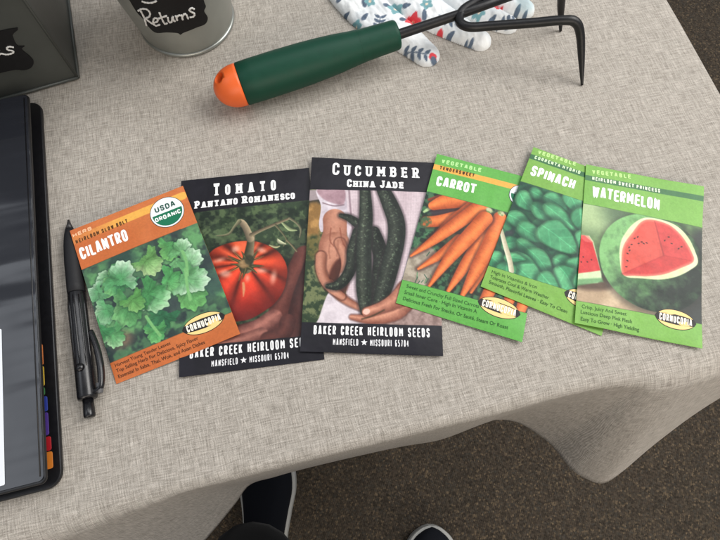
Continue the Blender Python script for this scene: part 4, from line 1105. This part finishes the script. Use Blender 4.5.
tine('tine', [W_(*(0.1291, 0.3198, 0.0385)), W_(*(0.1401, 0.3215, 0.0405)), W_(*(0.1449, 0.3188, 0.0370)), W_(*(0.1515, 0.3200, 0.0180)), W_(*(0.1567, 0.3148, 0.0006))], [.0032, .0033, .0032, .0027, .0010])
tine('tine', [W_(*(0.0775, 0.3092, 0.0270)), W_(*(0.0726, 0.3026, 0.0275)), W_(*(0.0724, 0.2957, 0.0280)), W_(*(0.0789, 0.2915, 0.0285)), W_(*(0.0928, 0.2910, 0.0300)), W_(*(0.1196, 0.2887, 0.0350)), W_(*(0.1405, 0.2872, 0.0390)), W_(*(0.1498, 0.2867, 0.0380)), W_(*(0.1557, 0.2837, 0.0310)), W_(*(0.1617, 0.2741, 0.0150)), W_(*(0.1663, 0.2636, 0.0006))],
     [.0028, .0032, .0033, .0033, .0033, .0033, .0033, .0034, .0031, .0023, .0009])
tine('tine', [W_(*(0.0704, 0.3013, 0.0270)), W_(*(0.0757, 0.3081, 0.0285)), W_(*(0.0861, 0.3151, 0.0300)), W_(*(0.1022, 0.3269, 0.0340)), W_(*(0.1197, 0.3415, 0.0390)), W_(*(0.1240, 0.3461, 0.0385)), W_(*(0.1276, 0.3482, 0.0300)), W_(*(0.1371, 0.3693, 0.0008))], [.0028, .0033, .0033, .0033, .0033, .0033, .0028, .0010])

# ------------------------------------------------------------------ cotton glove
gl_m = bpy.data.materials.new('printed_cotton'); gl_m.use_nodes = True; b = gl_m.node_tree.nodes['Principled BSDF']
b.inputs['Roughness'].default_value = .9; b.inputs['Specular IOR Level'].default_value = .15; b.inputs['Sheen Weight'].default_value = .15
vc = nd(gl_m, 'ShaderNodeVertexColor'); vc.layer_name = 'Col'; lk(gl_m, vc, 'Color', b, 'Base Color')
tc = nd(gl_m, 'ShaderNodeTexCoord'); n = nd(gl_m, 'ShaderNodeTexNoise', Scale=1400.0, Detail=2.0); lk(gl_m, tc, 'Object', n, 'Vector')
n2 = nd(gl_m, 'ShaderNodeTexNoise', Scale=70.0, Detail=4.0); lk(gl_m, tc, 'Object', n2, 'Vector')
b1 = nd(gl_m, 'ShaderNodeBump', Strength=.3, Distance=.0003); lk(gl_m, n, 'Fac', b1, 'Height')
b2 = nd(gl_m, 'ShaderNodeBump', Strength=.5, Distance=.003); lk(gl_m, n2, 'Fac', b2, 'Height'); lk(gl_m, b1, 'Normal', b2, 'Normal'); lk(gl_m, b2, 'Normal', b, 'Normal')

GX0, GY0 = (0.0473, 0.3405, 0.0060)[:2]
def gp(p): return (p[0] - GX0) * 1000, (p[1] - GY0) * 1000            # glove frame in mm
FING = [ # path (mm), radii, lift of the finger, palm last
    ([gp(q) for q in ((-0.0162, 0.3742, 0.0060)[:2], (0.0063, 0.3344, 0.0060)[:2], (0.0323, 0.3096, 0.0060)[:2], (0.0507, 0.2909, 0.0060)[:2])], [22, 18.5, 14, 10.5], 0),
    ([gp(q) for q in ((0.0258, 0.3666, 0.0060)[:2], (0.0503, 0.3364, 0.0060)[:2], (0.0735, 0.3174, 0.0060)[:2], (0.0926, 0.3043, 0.0060)[:2])], [20, 16.5, 12.5, 9], .6),
    ([gp(q) for q in ((0.0660, 0.3666, 0.0060)[:2], (0.0926, 0.3354, 0.0060)[:2], (0.1074, 0.3244, 0.0060)[:2], (0.1155, 0.3204, 0.0060)[:2])], [17, 13, 10, 8.5], 0),
    ([gp(q) for q in ((0.0902, 0.3677, 0.0060)[:2], (0.1147, 0.3446, 0.0060)[:2], (0.1294, 0.3344, 0.0060)[:2])], [14, 11, 8.5], 2.0),
]
PALM = ([gp(q) for q in ((-0.0175, 0.4768, 0.0060)[:2], (0.0000, 0.4051, 0.0060)[:2], (0.0489, 0.3828, 0.0060)[:2], (0.0740, 0.3939, 0.0060)[:2])], [38, 36, 32, 22], 0)
step = .7
gx, gy = np.meshgrid(np.arange(-85, 100, step), np.arange(-60, 95, step))
H = np.zeros_like(gx); SD = np.full(gx.shape, 1e9)
class _G(Art):
    def __init__(self, X, Y): self.X, self.Y = X, Y; self.C = np.zeros(X.shape + (3,)); self.seed = 77
G = _G(gx, gy)
for k, (q, r, lift) in enumerate(FING + [PALM]):
    n_ = 6; R_ = [float(x[0]) for x in smooth_path([(v,) for v in r], n_)]; qq = [tuple(v) for v in smooth_path(q, n_)]
    sd_, cr_, al_ = G.chain_sd(qq, R_)
    hmax = 8.0 if k < 4 else 12
    h = hmax * np.sqrt(np.clip(1 - (1 + np.clip(sd_, -11, 0) / 11) ** 2, 0, 1)) + np.where(sd_ < 0, lift, 0)
    h = np.where(sd_ < 0, h, 0); H = np.maximum(H, h); SD = np.minimum(SD, sd_)
H = H + np.where(SD < -1, (fbm(gx, gy, 16, 3, 3) - .5) * 4.6 * np.clip(-SD / 8, 0, 1) + (fbm(gx * 1.6 + gy * .9, gy * .5 - gx * .35, 7, 19, 3) - .5) * 2.4 * np.clip(-SD / 6, 0, 1), 0)
H = np.clip(H, 0.25, 15)
# print: grey-blue sprigs, teal flowers, red buds
G.fill((226, 229, 230)); G.mottle(np.ones_like(gx), (218, 222, 224), (232, 234, 234), 8)
def leaf(c, l, w, an, col):
    mm, x, y = G.ell(c, l, w, an, .35); sdl = (np.hypot(x, y / np.clip(1 - .35 * x, .3, 2)) - 1) * w
    G.put(sstep(.25, -.25, sdl), col)
SL = (92, 106, 124); TE = (120, 164, 170); RD = (214, 70, 78)
def sprig(p, an, l, n_, bend_, bud=None):
    pts = []; x, y = p; a_ = an
    for i in range(n_ + 1):
        pts.append((x, y)); x += l * math.cos(a_); y += l * math.sin(a_); a_ += bend_
    G.line(pts, .5, SL, .25)
    for i in range(1, n_ + 1):
        for s_ in (-1, 1):
            aa = an + bend_ * i + s_ * .95
            leaf((pts[i][0] + 3.1 * math.cos(aa), pts[i][1] + 3.1 * math.sin(aa)), 2.6, 1.35, aa, SL)
    if bud:
        for da in (-.5, .1, .6): leaf((x + 1.6 * math.cos(a_ + da), y + 1.6 * math.sin(a_ + da)), 3.0, 2.2, a_ + da, bud)
def flower(c, r, col):
    for i in range(5):
        t = i * 2 * math.pi / 5 + c[0]; leaf((c[0] + r * .7 * math.cos(t), c[1] + r * .7 * math.sin(t)), r * .62, r * .5, t, col)
    mm, _, _ = G.ell(c, r * .28, r * .28, 0, .2); G.put(mm, (236, 214, 190))
sprig(gp((0.0284, 0.2915, 0.0120)), -.10, 5.2, 4, -.06, RD)
sprig(gp((0.0121, 0.3086, 0.0120)), 1.2, 4.5, 3, .1); sprig(gp((0.0613, 0.3222, 0.0120)), -.7, 4.6, 3, .2)
sprig(gp((0.0711, 0.2953, 0.0120)), 0.1, 4.5, 3, .05); sprig(gp((0.1065, 0.3144, 0.0120)), .5, 4, 4, -.1); sprig(gp((-0.0078, 0.3443, 0.0120)), .4, 5, 3, -.2, RD)
for px_, c_, l_, w_, an_ in ((((-0.0115, 0.3272, 0.0120)), SL, 3.6, 1.9, .4), (((0.0038, 0.3232, 0.0120)), SL, 4, 1.7, .9), (((0.0031, 0.3362, 0.0120)), SL, 4, 1.7, 1.8), (((0.0563, 0.2832, 0.0120)), SL, 3.2, 2.2, -.4), (((0.0337, 0.3212, 0.0120)), SL, 3.2, 2, .1), (((0.0499, 0.3242, 0.0120)), SL, 4.4, 1.9, 1.55), (((0.0217, 0.3341, 0.0120)), SL, 3.6, 1.9, 0), (((0.0364, 0.3341, 0.0120)), SL, 3.4, 1.9, 0),
                         (((0.0030, 0.3076, 0.0120)), (84, 116, 112), 3.2, 2, -.2), (((0.0696, 0.3067, 0.0120)), SL, 3.6, 1.8, .5), (((0.0825, 0.2971, 0.0120)), SL, 3.4, 1.7, .6), (((0.1025, 0.3203, 0.0120)), SL, 3.6, 1.8, .7), (((0.1233, 0.3301, 0.0120)), SL, 3.6, 1.8, 1.1), (((0.1291, 0.3262, 0.0120)), SL, 3, 1.6, 1.1), (((-0.0156, 0.3422, 0.0120)), SL, 4, 2, .8)):
    leaf(gp(px_), l_, w_, an_, c_)
for px_, r_, c_ in ((((-0.0031, 0.3173, 0.0120)), 3.6, TE), (((0.0078, 0.3372, 0.0120)), 3.6, TE), (((0.0278, 0.3321, 0.0120)), 5, TE), (((0.0518, 0.3331, 0.0120)), 4, TE), (((0.0409, 0.3212, 0.0120)), 5.2, RD), (((0.0597, 0.3057, 0.0120)), 5.4, RD), (((0.1110, 0.3057, 0.0120)), 4, RD), (((0.0922, 0.3262, 0.0120)), 4, TE), (((0.0852, 0.3144, 0.0120)), 3, TE), (((0.1081, 0.3321, 0.0120)), 3.6, RD)):
    flower(gp(px_), r_, c_)
for k, (q, r, lift) in enumerate(FING):                               # soft teal-grey cuff tint at two finger ends
    if k == 3:
        mm, _, _ = G.ell(q[-1], 7, 7, 0, 3); G.put(mm * .4, (120, 160, 170))
ins = SD < 0
used = ins.copy(); used[1:] |= ins[:-1]; used[:-1] |= ins[1:]; used[:, 1:] |= ins[:, :-1]; used[:, :-1] |= ins[:, 1:]
gyy, gxx = np.gradient(SD, step); gn = np.hypot(gxx, gyy) + 1e-9
X2 = np.where(ins, gx, gx - SD * gxx / gn); Y2 = np.where(ins, gy, gy - SD * gyy / gn); H2 = np.where(ins, H, .3)
cellok = used[:-1, :-1] & used[1:, :-1] & used[1:, 1:] & used[:-1, 1:] & (ins[:-1, :-1] | ins[1:, :-1] | ins[1:, 1:] | ins[:-1, 1:])
I = np.arange(gx.size).reshape(gx.shape)
Qd = np.stack([I[:-1, :-1][cellok], I[:-1, 1:][cellok], I[1:, 1:][cellok], I[1:, :-1][cellok]], -1)
ids, inv = np.unique(Qd.ravel(), return_inverse=True); Qt = inv.reshape(-1, 4); N0 = len(ids)
top = np.stack([X2.ravel()[ids], Y2.ravel()[ids], H2.ravel()[ids]], -1) / 1000
bot = top.copy(); bot[:, 2] = .0002
ed = {}
for f in Qt:
    for i in range(4):
        k_ = (f[i], f[(i + 1) % 4]); ed[k_] = ed.get(k_, 0) + 1
bd = [k_ for k_ in ed if (k_[1], k_[0]) not in ed]
faces = np.concatenate([Qt, Qt[:, ::-1] + N0, np.array([(b_, a_, a_ + N0, b_ + N0) for a_, b_ in bd])])
cc = lin(np.clip(G.C, 0, 255)).reshape(-1, 3)[ids]
glv = obj('garden_glove', np.concatenate([top, bot]), faces, gl_m, None, True, np.concatenate([cc, cc]))
glv.location = (GX0, GY0, .0)
tag(glv, 'white cotton gardening glove printed with blue sprigs and red flowers under the cultivator', 'glove')

# ------------------------------------------------------------------ zinc bucket with a chalkboard plaque
BC, BR0, BR1, BHT = ((-0.1359, 0.3258), 0.0356, 0.0516, 0.115)
bk = thing('metal_bucket', 'small round galvanised bucket with a black plaque reading Returns', 'bucket', (BC[0], BC[1], 0))
def cone_r(z): return BR0 + (BR1 - BR0) * z / BHT
def ringpts(r, z, n=72): return [(r * math.cos(2 * math.pi * k / n), r * math.sin(2 * math.pi * k / n), z) for k in range(n)]
secs = [ringpts(BR0 - .004, .003), ringpts(BR0, .0032)] + [ringpts(cone_r(z), z) for z in np.linspace(.005, BHT, 12)] + [ringpts(cone_r(z) - .0008, z) for z in (BHT, BHT * .5, .006)]
obj('body', *loft(secs), zinc_m, bk, True)
def torus(name, R, z, r, mat, parent):
    n, k = 96, 12; V = []; F = []
    for i in range(n):
        a = 2 * math.pi * i / n
        for j in range(k):
            t = 2 * math.pi * j / k; V.append(((R + r * math.cos(t)) * math.cos(a), (R + r * math.cos(t)) * math.sin(a), z + r * math.sin(t)))
    for i in range(n):
        for j in range(k):
            F.append((i * k + j, ((i + 1) % n) * k + j, ((i + 1) % n) * k + (j + 1) % k, i * k + (j + 1) % k))
    return obj(name, V, F, mat, parent, True)
torus('base_rim', BR0 - .0002, .0019, .0018, zinc_m, bk); torus('top_rim', BR1 + .0006, BHT, .0022, zinc_m, bk)
def on_cone(p, lift):                                                # (arc mm, height mm) -> point on the wall
    z = p[1] / 1000; th = PTH + p[0] / 1000 / BR0; r = cone_r(z) + lift
    return (r * math.cos(th), r * math.sin(th), z)
PTH = -1.3562
def plate(name, poly, mapper, thick, mat, parent, step=1.2):
    """a plate with the outline poly (mm), draped over a curved wall"""
    xs = [p[0] for p in poly]; ys = [p[1] for p in poly]
    bm = bmesh.new(); vs = [bm.verts.new((x, y, 0)) for x, y in poly]; bm.faces.new(vs)
    for axis, lo, hi in ((0, min(xs), max(xs)), (1, min(ys), max(ys))):
        c = lo + step
        while c < hi:
            no = (1, 0, 0) if axis == 0 else (0, 1, 0); co = (c, 0, 0) if axis == 0 else (0, c, 0)
            bmesh.ops.bisect_plane(bm, geom=bm.verts[:] + bm.edges[:] + bm.faces[:], plane_co=co, plane_no=no, dist=1e-5); c += step
    r = bmesh.ops.extrude_face_region(bm, geom=bm.faces[:])
    up = [e_ for e_ in r['geom'] if isinstance(e_, bmesh.types.BMVert)]; ups = set(up)
    for v in bm.verts: v.co = mapper((v.co.x, v.co.y), thick if v in ups else 0.0001)
    bmesh.ops.recalc_face_normals(bm, faces=bm.faces)
    me = bpy.data.meshes.new(name); bm.to_mesh(me); bm.free(); me.materials.append(mat)
    o = bpy.data.objects.new(name, me); COL.objects.link(o); o.parent = parent; return o
plq = [(-20.79, 59.18), (-21.1, 53.05), (-21.23, 46.62), (-19.93, 41.42), (-19.9, 35.44), (-17.42, 27.93), (-9.28, 29.67), (-2.78, 28.63), (-1.3, 26.39), (1.4, 27.97), (9.44, 29.2), (16.05, 28.69), (18.74, 32.89), (17.6, 40.19), (19.41, 43.36), (19.15, 49.06), (20.15, 67.18), (15.149999999999999, 77.18), (2.1799999999999997, 81.18), (-0.8200000000000003, 83.18), (-3.8200000000000003, 81.18), (-16.79, 77.18), (-21.79, 67.18)]
plate('plaque', [tuple(p) for p in smooth_path(plq, 4, True)], on_cone, .0007, slate_m, bk)
def chalk(name, strokes, mapper, r, parent, lift=.0009):
    V = []; F = []
    for st in strokes:
        pth = [mapper((p[0], p[1]), lift) for p in smooth_path(st, 6)]
        v, f = tube(pth, [r * (1 + .18 * math.sin(i * 1.7)) for i in range(len(pth))], 6); b0 = len(V); V += v; F += [tuple(b0 + i for i in q) for q in f]
    return obj(name, V, F, chalk_m, parent, True)
RET = [[(-17.35, 50.55), (-17.99, 43.6), (-20.23, 34.67)], [(-19.06, 49.88), (-15.83, 52.93), (-12.88, 53.3), (-12.14, 50.04), (-14.13, 45.79), (-17.4, 43.24)], [(-17.4, 43.24), (-16.04, 40.14), (-13.96, 37.49)], [(-13.95, 39.51), (-10.48, 41.91), (-9.93, 44.93), (-11.75, 44.31), (-13.78, 39.95), (-13.48, 36.78), (-10.21, 38.52)], [(-6.71, 50.79), (-7.2, 44.24), (-7.09, 39.45), (-5.25, 40.15)], [(-9.36, 44.58), (-3.55, 47.43)], [(-3.56, 45.88), (-4.12, 41.23), (-2.75, 40.81), (-0.61, 46.04), (-1.19, 41.47), (-0.23, 41.62)], [(1.03, 46.33), (0.74, 41.34)], [(0.89, 43.65), (2.48, 45.82), (3.72, 45.33)], [(4.11, 45.94), (3.86, 40.78)], [(4.01, 43.27), (5.93, 45.86), (6.83, 44.25), (6.97, 40.29)], [(12.12, 46.76), (10.84, 48.72), (9.28, 47.64), (10.17, 45.2), (11.35, 42.73), (10.27, 40.72), (8.05, 41.27)], [(-12.85, 60.97), (-11.08, 60.0), (-7.95, 60.04), (-4.89, 61.69)]]
chalk('lettering', RET, on_cone, .00068, bk)

# ------------------------------------------------------------------ square tin caddy at the left
tb = {'c': [-0.2121, 0.2697], 'front': [-0.9389, -0.3443], 'right': [-0.2735, 0.9619], 'plaque': [(16.94, 57.75), (17.54, 52.43), (19.24, 46.44), (19.05, 43.21), (15.71, 41.85), (18.05, 40.82), (18.74, 38.2), (17.6, 32.35), (18.06, 27.22), (22.19, 22.89), (27.97, 22.32), (36.98, 25.3), (78.02000000000001, 25.3), (87.03, 22.32), (92.81, 22.89), (96.94, 27.22), (97.4, 32.35), (96.26, 38.2), (96.95, 40.82), (99.28999999999999, 41.85), (95.95, 43.21), (95.76, 46.44), (97.46000000000001, 52.43), (98.06, 57.75)], 'es': [[(21.98, 43.47), (23.86, 44.88), (25.84, 44.44), (26.23, 42.7), (24.19, 40.97), (24.74, 39.5), (27.57, 39.12), (29.79, 39.73), (31.39, 41.3)], [(36.16, 44.54), (32.02, 43.69), (31.04, 45.91), (33.47, 47.4), (36.33, 45.31), (36.71, 42.36), (34.2, 40.93), (31.39, 41.3)]]}
bx = thing('metal_caddy', 'dark square galvanised caddy with a black chalk plaque beside the binder', 'caddy', (tb['c'][0], tb['c'][1], 0))
dF, dR = np.array(tb['front']), np.array(tb['right'])               # unit directions along the two faces from the near corner
LF, LR, TH = .115, .115, .15
corner = lambda f, r, z: (dF[0] * f + dR[0] * r, dF[1] * f + dR[1] * r, z)
fl_ = .006
ring_ = lambda e_, z: [corner(-e_, -e_, z), corner(LF + e_, -e_, z), corner(LF + e_, LR + e_, z), corner(-e_, LR + e_, z)]
o = obj('body', *loft([ring_(-.004, .001), ring_(0, .0015), ring_(fl_, TH), ring_(fl_ - .001, TH), ring_(-.001, .004)]), tin_m, bx); recalc(o); bevel(o, .0018, 3)
o = obj('rim', *loft([ring_(fl_ + .001, TH - .004), ring_(fl_ + .003, TH - .003), ring_(fl_ + .003, TH + .001), ring_(fl_ - .001, TH + .001)], False), tin_m, bx)
for nm, q0, q1 in (('base_seam', (0, 0), (LF, 0)), ('base_seam', (0, 0), (0, LR))):
    obj(nm, *tube([corner(q0[0] - .0005, q0[1] - .0005, .002), corner(q1[0] - .0005, q1[1] - .0005, .002)], .0013, 10), tin_m, bx, True)
obj('corner_seam', *tube([corner(-.0002, -.0002, .003), corner(-fl_ - .0002, -fl_ - .0002, TH - .005)], .0011, 10), tin_m, bx, True)
def on_front(p, lift):                                               # (mm from the near corner, height mm)
    e_ = fl_ * (p[1] / 1000) / TH
    return corner(p[0] / 1000, -e_ - lift, p[1] / 1000)
plate('plaque', [tuple(p) for p in smooth_path(tb['plaque'], 4, True)], on_front, .0007, slate_m, bx, 6)
chalk('lettering', tb['es'], on_front, .0006, bx)

# ------------------------------------------------------------------ ring binder
bn = {'c': [-0.1687, -0.0144], 'ang': 0.2441, 'len': 0.2702, 'fx': -0.0019, 'fy0': 0.0025, 'fy1': 0.2663, 'sheet': (-0.0232, 0.0068, 0.0961), 'tabs': [(0.0693, 0.08199999999999999, -0.0019, 0.0128, (226, 128, 58)), (0.056900000000000006, 0.0686, -0.0022, 0.012, (226, 190, 60)), (0.0517, 0.0562, -0.0027, 0.0112, (60, 130, 70)), (0.042300000000000004, 0.0508, -0.002, 0.0104, (52, 70, 170)), (0.0288, 0.0415, -0.0024, 0.0096, (92, 64, 160)), (0.0202, 0.027700000000000002, -0.0019, 0.0088, (196, 34, 44)), (0.0103, 0.0193, -0.0019, 0.008, (236, 138, 48))]}
bd_ = thing('ring_binder', 'black ring binder with clear front pocket, white sheet and coloured index tabs', 'binder', (bn['c'][0], bn['c'][1], 0))
bd_.rotation_euler = (0, 0, bn['ang'])                                # local: +y up the right edge, -x to the left; origin at the lower right corner of the back cover
BL_, BW_, BT = bn['len'], .25, .0165
vin = add_noise_variation(principled('black_vinyl', (17, 17, 20), .38, spec=.5), 260, .25, .15, .0004)
def slab(name, x0, y0, x1, y1, r, z0, z1, mat, parent, bv=.0008):
    o = obj(name, *prism(round_rect(x0, y0, x1, y1, r), z0, z1), mat, parent); bevel(o, bv, 2); return o
slab('back_cover', -BW_, 0, 0, BL_, .009, .0006, .0036, vin, bd_)
fx, fy0, fy1 = bn['fx'], bn['fy0'], bn['fy1']
fc = slab('front_cover', -BW_, fy0, fx, fy1, .0035, BT - .0028, BT, vin, bd_)
slab('pages', -BW_ + .01, .012, fx - .012, BL_ - .012, .001, .0040, BT - .0036, add_noise_variation(principled('page_edges', (60, 60, 64), .8), 900, .25, .2, .0003, stretch=(1, 1, 30)), bd_, .0002)
# clear pocket over the front cover: a film with slight ripples
film = principled('clear_pocket_film', (36, 38, 44), .16, spec=.55); b = film.node_tree.nodes['Principled BSDF']
tc = nd(film, 'ShaderNodeTexCoord'); mp = nd(film, 'ShaderNodeMapping'); mp.inputs['Scale'].default_value = (5, 34, 1); lk(film, tc, 'Object', mp, 'Vector')
n = nd(film, 'ShaderNodeTexNoise', Scale=1.0, Detail=2.0); lk(film, mp, 'Vector', n, 'Vector')
bp = nd(film, 'ShaderNodeBump', Strength=.55, Distance=.006); lk(film, n, 'Fac', bp, 'Height'); lk(film, bp, 'Normal', b, 'Normal')
n2 = nd(film, 'ShaderNodeTexNoise', Scale=40.0, Detail=5.0); lk(film, tc, 'Object', n2, 'Vector')
mr = nd(film, 'ShaderNodeMapRange'); mr.inputs['To Min'].default_value = .1; mr.inputs['To Max'].default_value = .3; lk(film, n2, 'Fac', mr, 'Value'); lk(film, mr, 'Result', b, 'Roughness')
slab('clear_pocket', -BW_ + .004, fy0 + .0016, fx - .0007, fy1 - .001, .003, BT + .0001, BT + .0006, film, fc, .0002)
white_p = add_noise_variation(principled('white_sheet', (226, 230, 236), .5), 300, .03)
sx1, sy0, sy1 = bn['sheet']
slab('cover_sheet', -BW_ + .03, sy0, sx1, sy1, .0008, BT + .0007, BT + .0009, white_p, fc, .0001)
obj('seam', *tube([(fx - .0026, fy0 + .004, BT + .0004), (fx - .0026, fy1 - .004, BT + .0004)], .0005, 8), vin, fc, True)
for y0_, y1_, x1_, z_, rgb in bn['tabs']:
    mt = add_noise_variation(principled('index_tab_plastic', tuple(int(v * .82) for v in rgb), .4), 200, .08)
    slab('index_tab', fx - .02, y0_, x1_ - .0002, y1_ + .0004, .0012, z_, z_ + .0005, mt, bd_, .0001)

# ------------------------------------------------------------------ the person standing at the table
pr_ = thing('person', 'person in black trousers and navy shoes with white soles standing at the table edge', 'person', (-.02, -.22, FZ))
po_ = np.array([-.02, -.22, FZ])
trous = add_noise_variation(principled('black_trouser_cloth', (20, 20, 22), .9, spec=.1, sheen=.1), 700, .3, .4, .0006)
navy = add_noise_variation(principled('navy_shoe_canvas', (22, 24, 30), .85, spec=.15), 900, .25, .4, .0005)
rub = add_noise_variation(principled('white_shoe_rubber', (172, 172, 168), .6), 120, .08, .1, .0005)
PROF = [(0, .42, .62), (.03, .62, .6), (.1, .72, .62), (.25, .74, .66), (.42, .74, .8), (.58, .86, .66), (.72, 1, .54), (.85, .94, .44), (.93, .74, .36), (.98, .42, .27), (1, .12, .2)]
def shoe(cx, toe_y, L_, hwid, toe_dir, side_):
    """s runs heel -> toe; cross-sections with a white foxing band and a canvas upper"""
    d_ = np.array([math.sin(toe_dir), math.cos(toe_dir)]); r_ = np.array([d_[1], -d_[0]])
    base = np.array([cx, toe_y]) - d_ * L_
    P_2 = smooth_path(PROF, 4)
    def pt(s_, x_, z_): q = base + d_ * s_ * L_ + r_ * x_; return (q[0] - po_[0], q[1] - po_[1], z_)
    up, so = [], []
    for s_, w_, h_ in P_2:
        w_ *= hwid; shift = side_ * .004 * math.sin(math.pi * s_)
        hh = .105 * h_ + .012
        up.append([pt(s_ * .985 + .0075, shift + (w_ - .004) * math.copysign(abs(math.cos(a)) ** .75, math.cos(a)), .012 + (hh - .012) * max(0, math.sin(a)) ** .8 if math.sin(a) > 0 else .012) for a in [2 * math.pi * k / 28 for k in range(28)]])
        so.append([pt(s_, shift + x_ * w_, z_) for x_, z_ in ((-.9, 0), (.9, 0), (1, .006), (1, .026), (.93, .030), (-.93, .030), (-1, .026), (-1, .006))])
    u_ = obj('shoe', *loft(up), navy, pr_, True); s2 = obj('sole', *loft(so), rub, u_); recalc(u_); recalc(s2); bevel(s2, .003, 2)
shoe(-.172, .03, .285, .051, 0.0, 1)
shoe(.128, -.112, .285, .050, .03, -1)
bmv = [(-.14, -.28, .085), (-.15, -.3, .30), (-.13, -.34, .50), (-.10, -.42, .80), (0, -.44, .90), (.10, -.42, .80), (.115, -.36, .50), (.118, -.34, .30), (.118, -.33, .085), (0, -.46, 1.0)]
TR = [(.076, .084), (.060, .068), (.066, .074), (.085, .09), (.13, .1), (.085, .09), (.066, .074), (.060, .068), (.055, .062), (.14, .1)]
me = bpy.data.meshes.new('trousers')
bmv[0] = (-0.1623, -0.1509 + .012, .085); bmv[1] = (-0.1623 - .005, -0.1509 - .05, .30)
me.from_pydata([(x - po_[0], y - po_[1], z) for x, y, z in bmv], [(0, 1), (1, 2), (2, 3), (3, 4), (4, 5), (5, 6), (6, 7), (7, 8), (4, 9)], [])
tr_o = bpy.data.objects.new('trousers', me); COL.objects.link(tr_o); tr_o.parent = pr_
sk = tr_o.modifiers.new('skin', 'SKIN')
for v, r in zip(me.skin_vertices[0].data, TR): v.radius = r
me.skin_vertices[0].data[4].use_root = True
sb = tr_o.modifiers.new('smooth', 'SUBSURF'); sb.levels = 2; sb.render_levels = 2
me.materials.append(trous); sk.use_smooth_shade = True

# ------------------------------------------------------------------ light: a wide bright window to the right, ceiling lights above, an added warm fill from the front
w = bpy.data.worlds.new('World'); scene.world = w; w.use_nodes = True
bg = w.node_tree.nodes['Background']; bg.inputs['Color'].default_value = (.90, .94, 1.0, 1); bg.inputs['Strength'].default_value = .36
def area(name, loc, target, sx, sy, power, rgb):
    l = bpy.data.lights.new(name, 'AREA'); l.shape = 'RECTANGLE'; l.size = sx; l.size_y = sy; l.energy = power; l.color = rgb
    o = bpy.data.objects.new(name, l); COL.objects.link(o); o.location = loc
    o.rotation_euler = (Vector(target) - Vector(loc)).to_track_quat('-Z', 'Y').to_euler(); return o
area('window_light', (1.5, .75, 1.6), (0, .15, 0), 1.5, 1.1, 49, (1.0, .975, .94))
area('front_fill_light', (.4, -1.7, .75), (.1, .05, -.2), 2.2, 1.2, 30, (1.0, .88, .74))  # added fill with no real source, brightens the cloth's hanging front folds
area('ceiling_light', (.1, 1.0, 2.0), (0, .2, 0), 1.2, .6, 10, (.97, .98, 1.0))
area('ceiling_light', (-1.55, .15, 2.0), (-.1, .2, 0), 1.1, .9, 7, (.88, .93, 1.0))

scene.view_settings.view_transform = 'Standard'; scene.view_settings.look = 'None'
scene.view_settings.exposure = 0; scene.view_settings.gamma = 1
scene.render.resolution_x = 1024; scene.render.resolution_y = 768
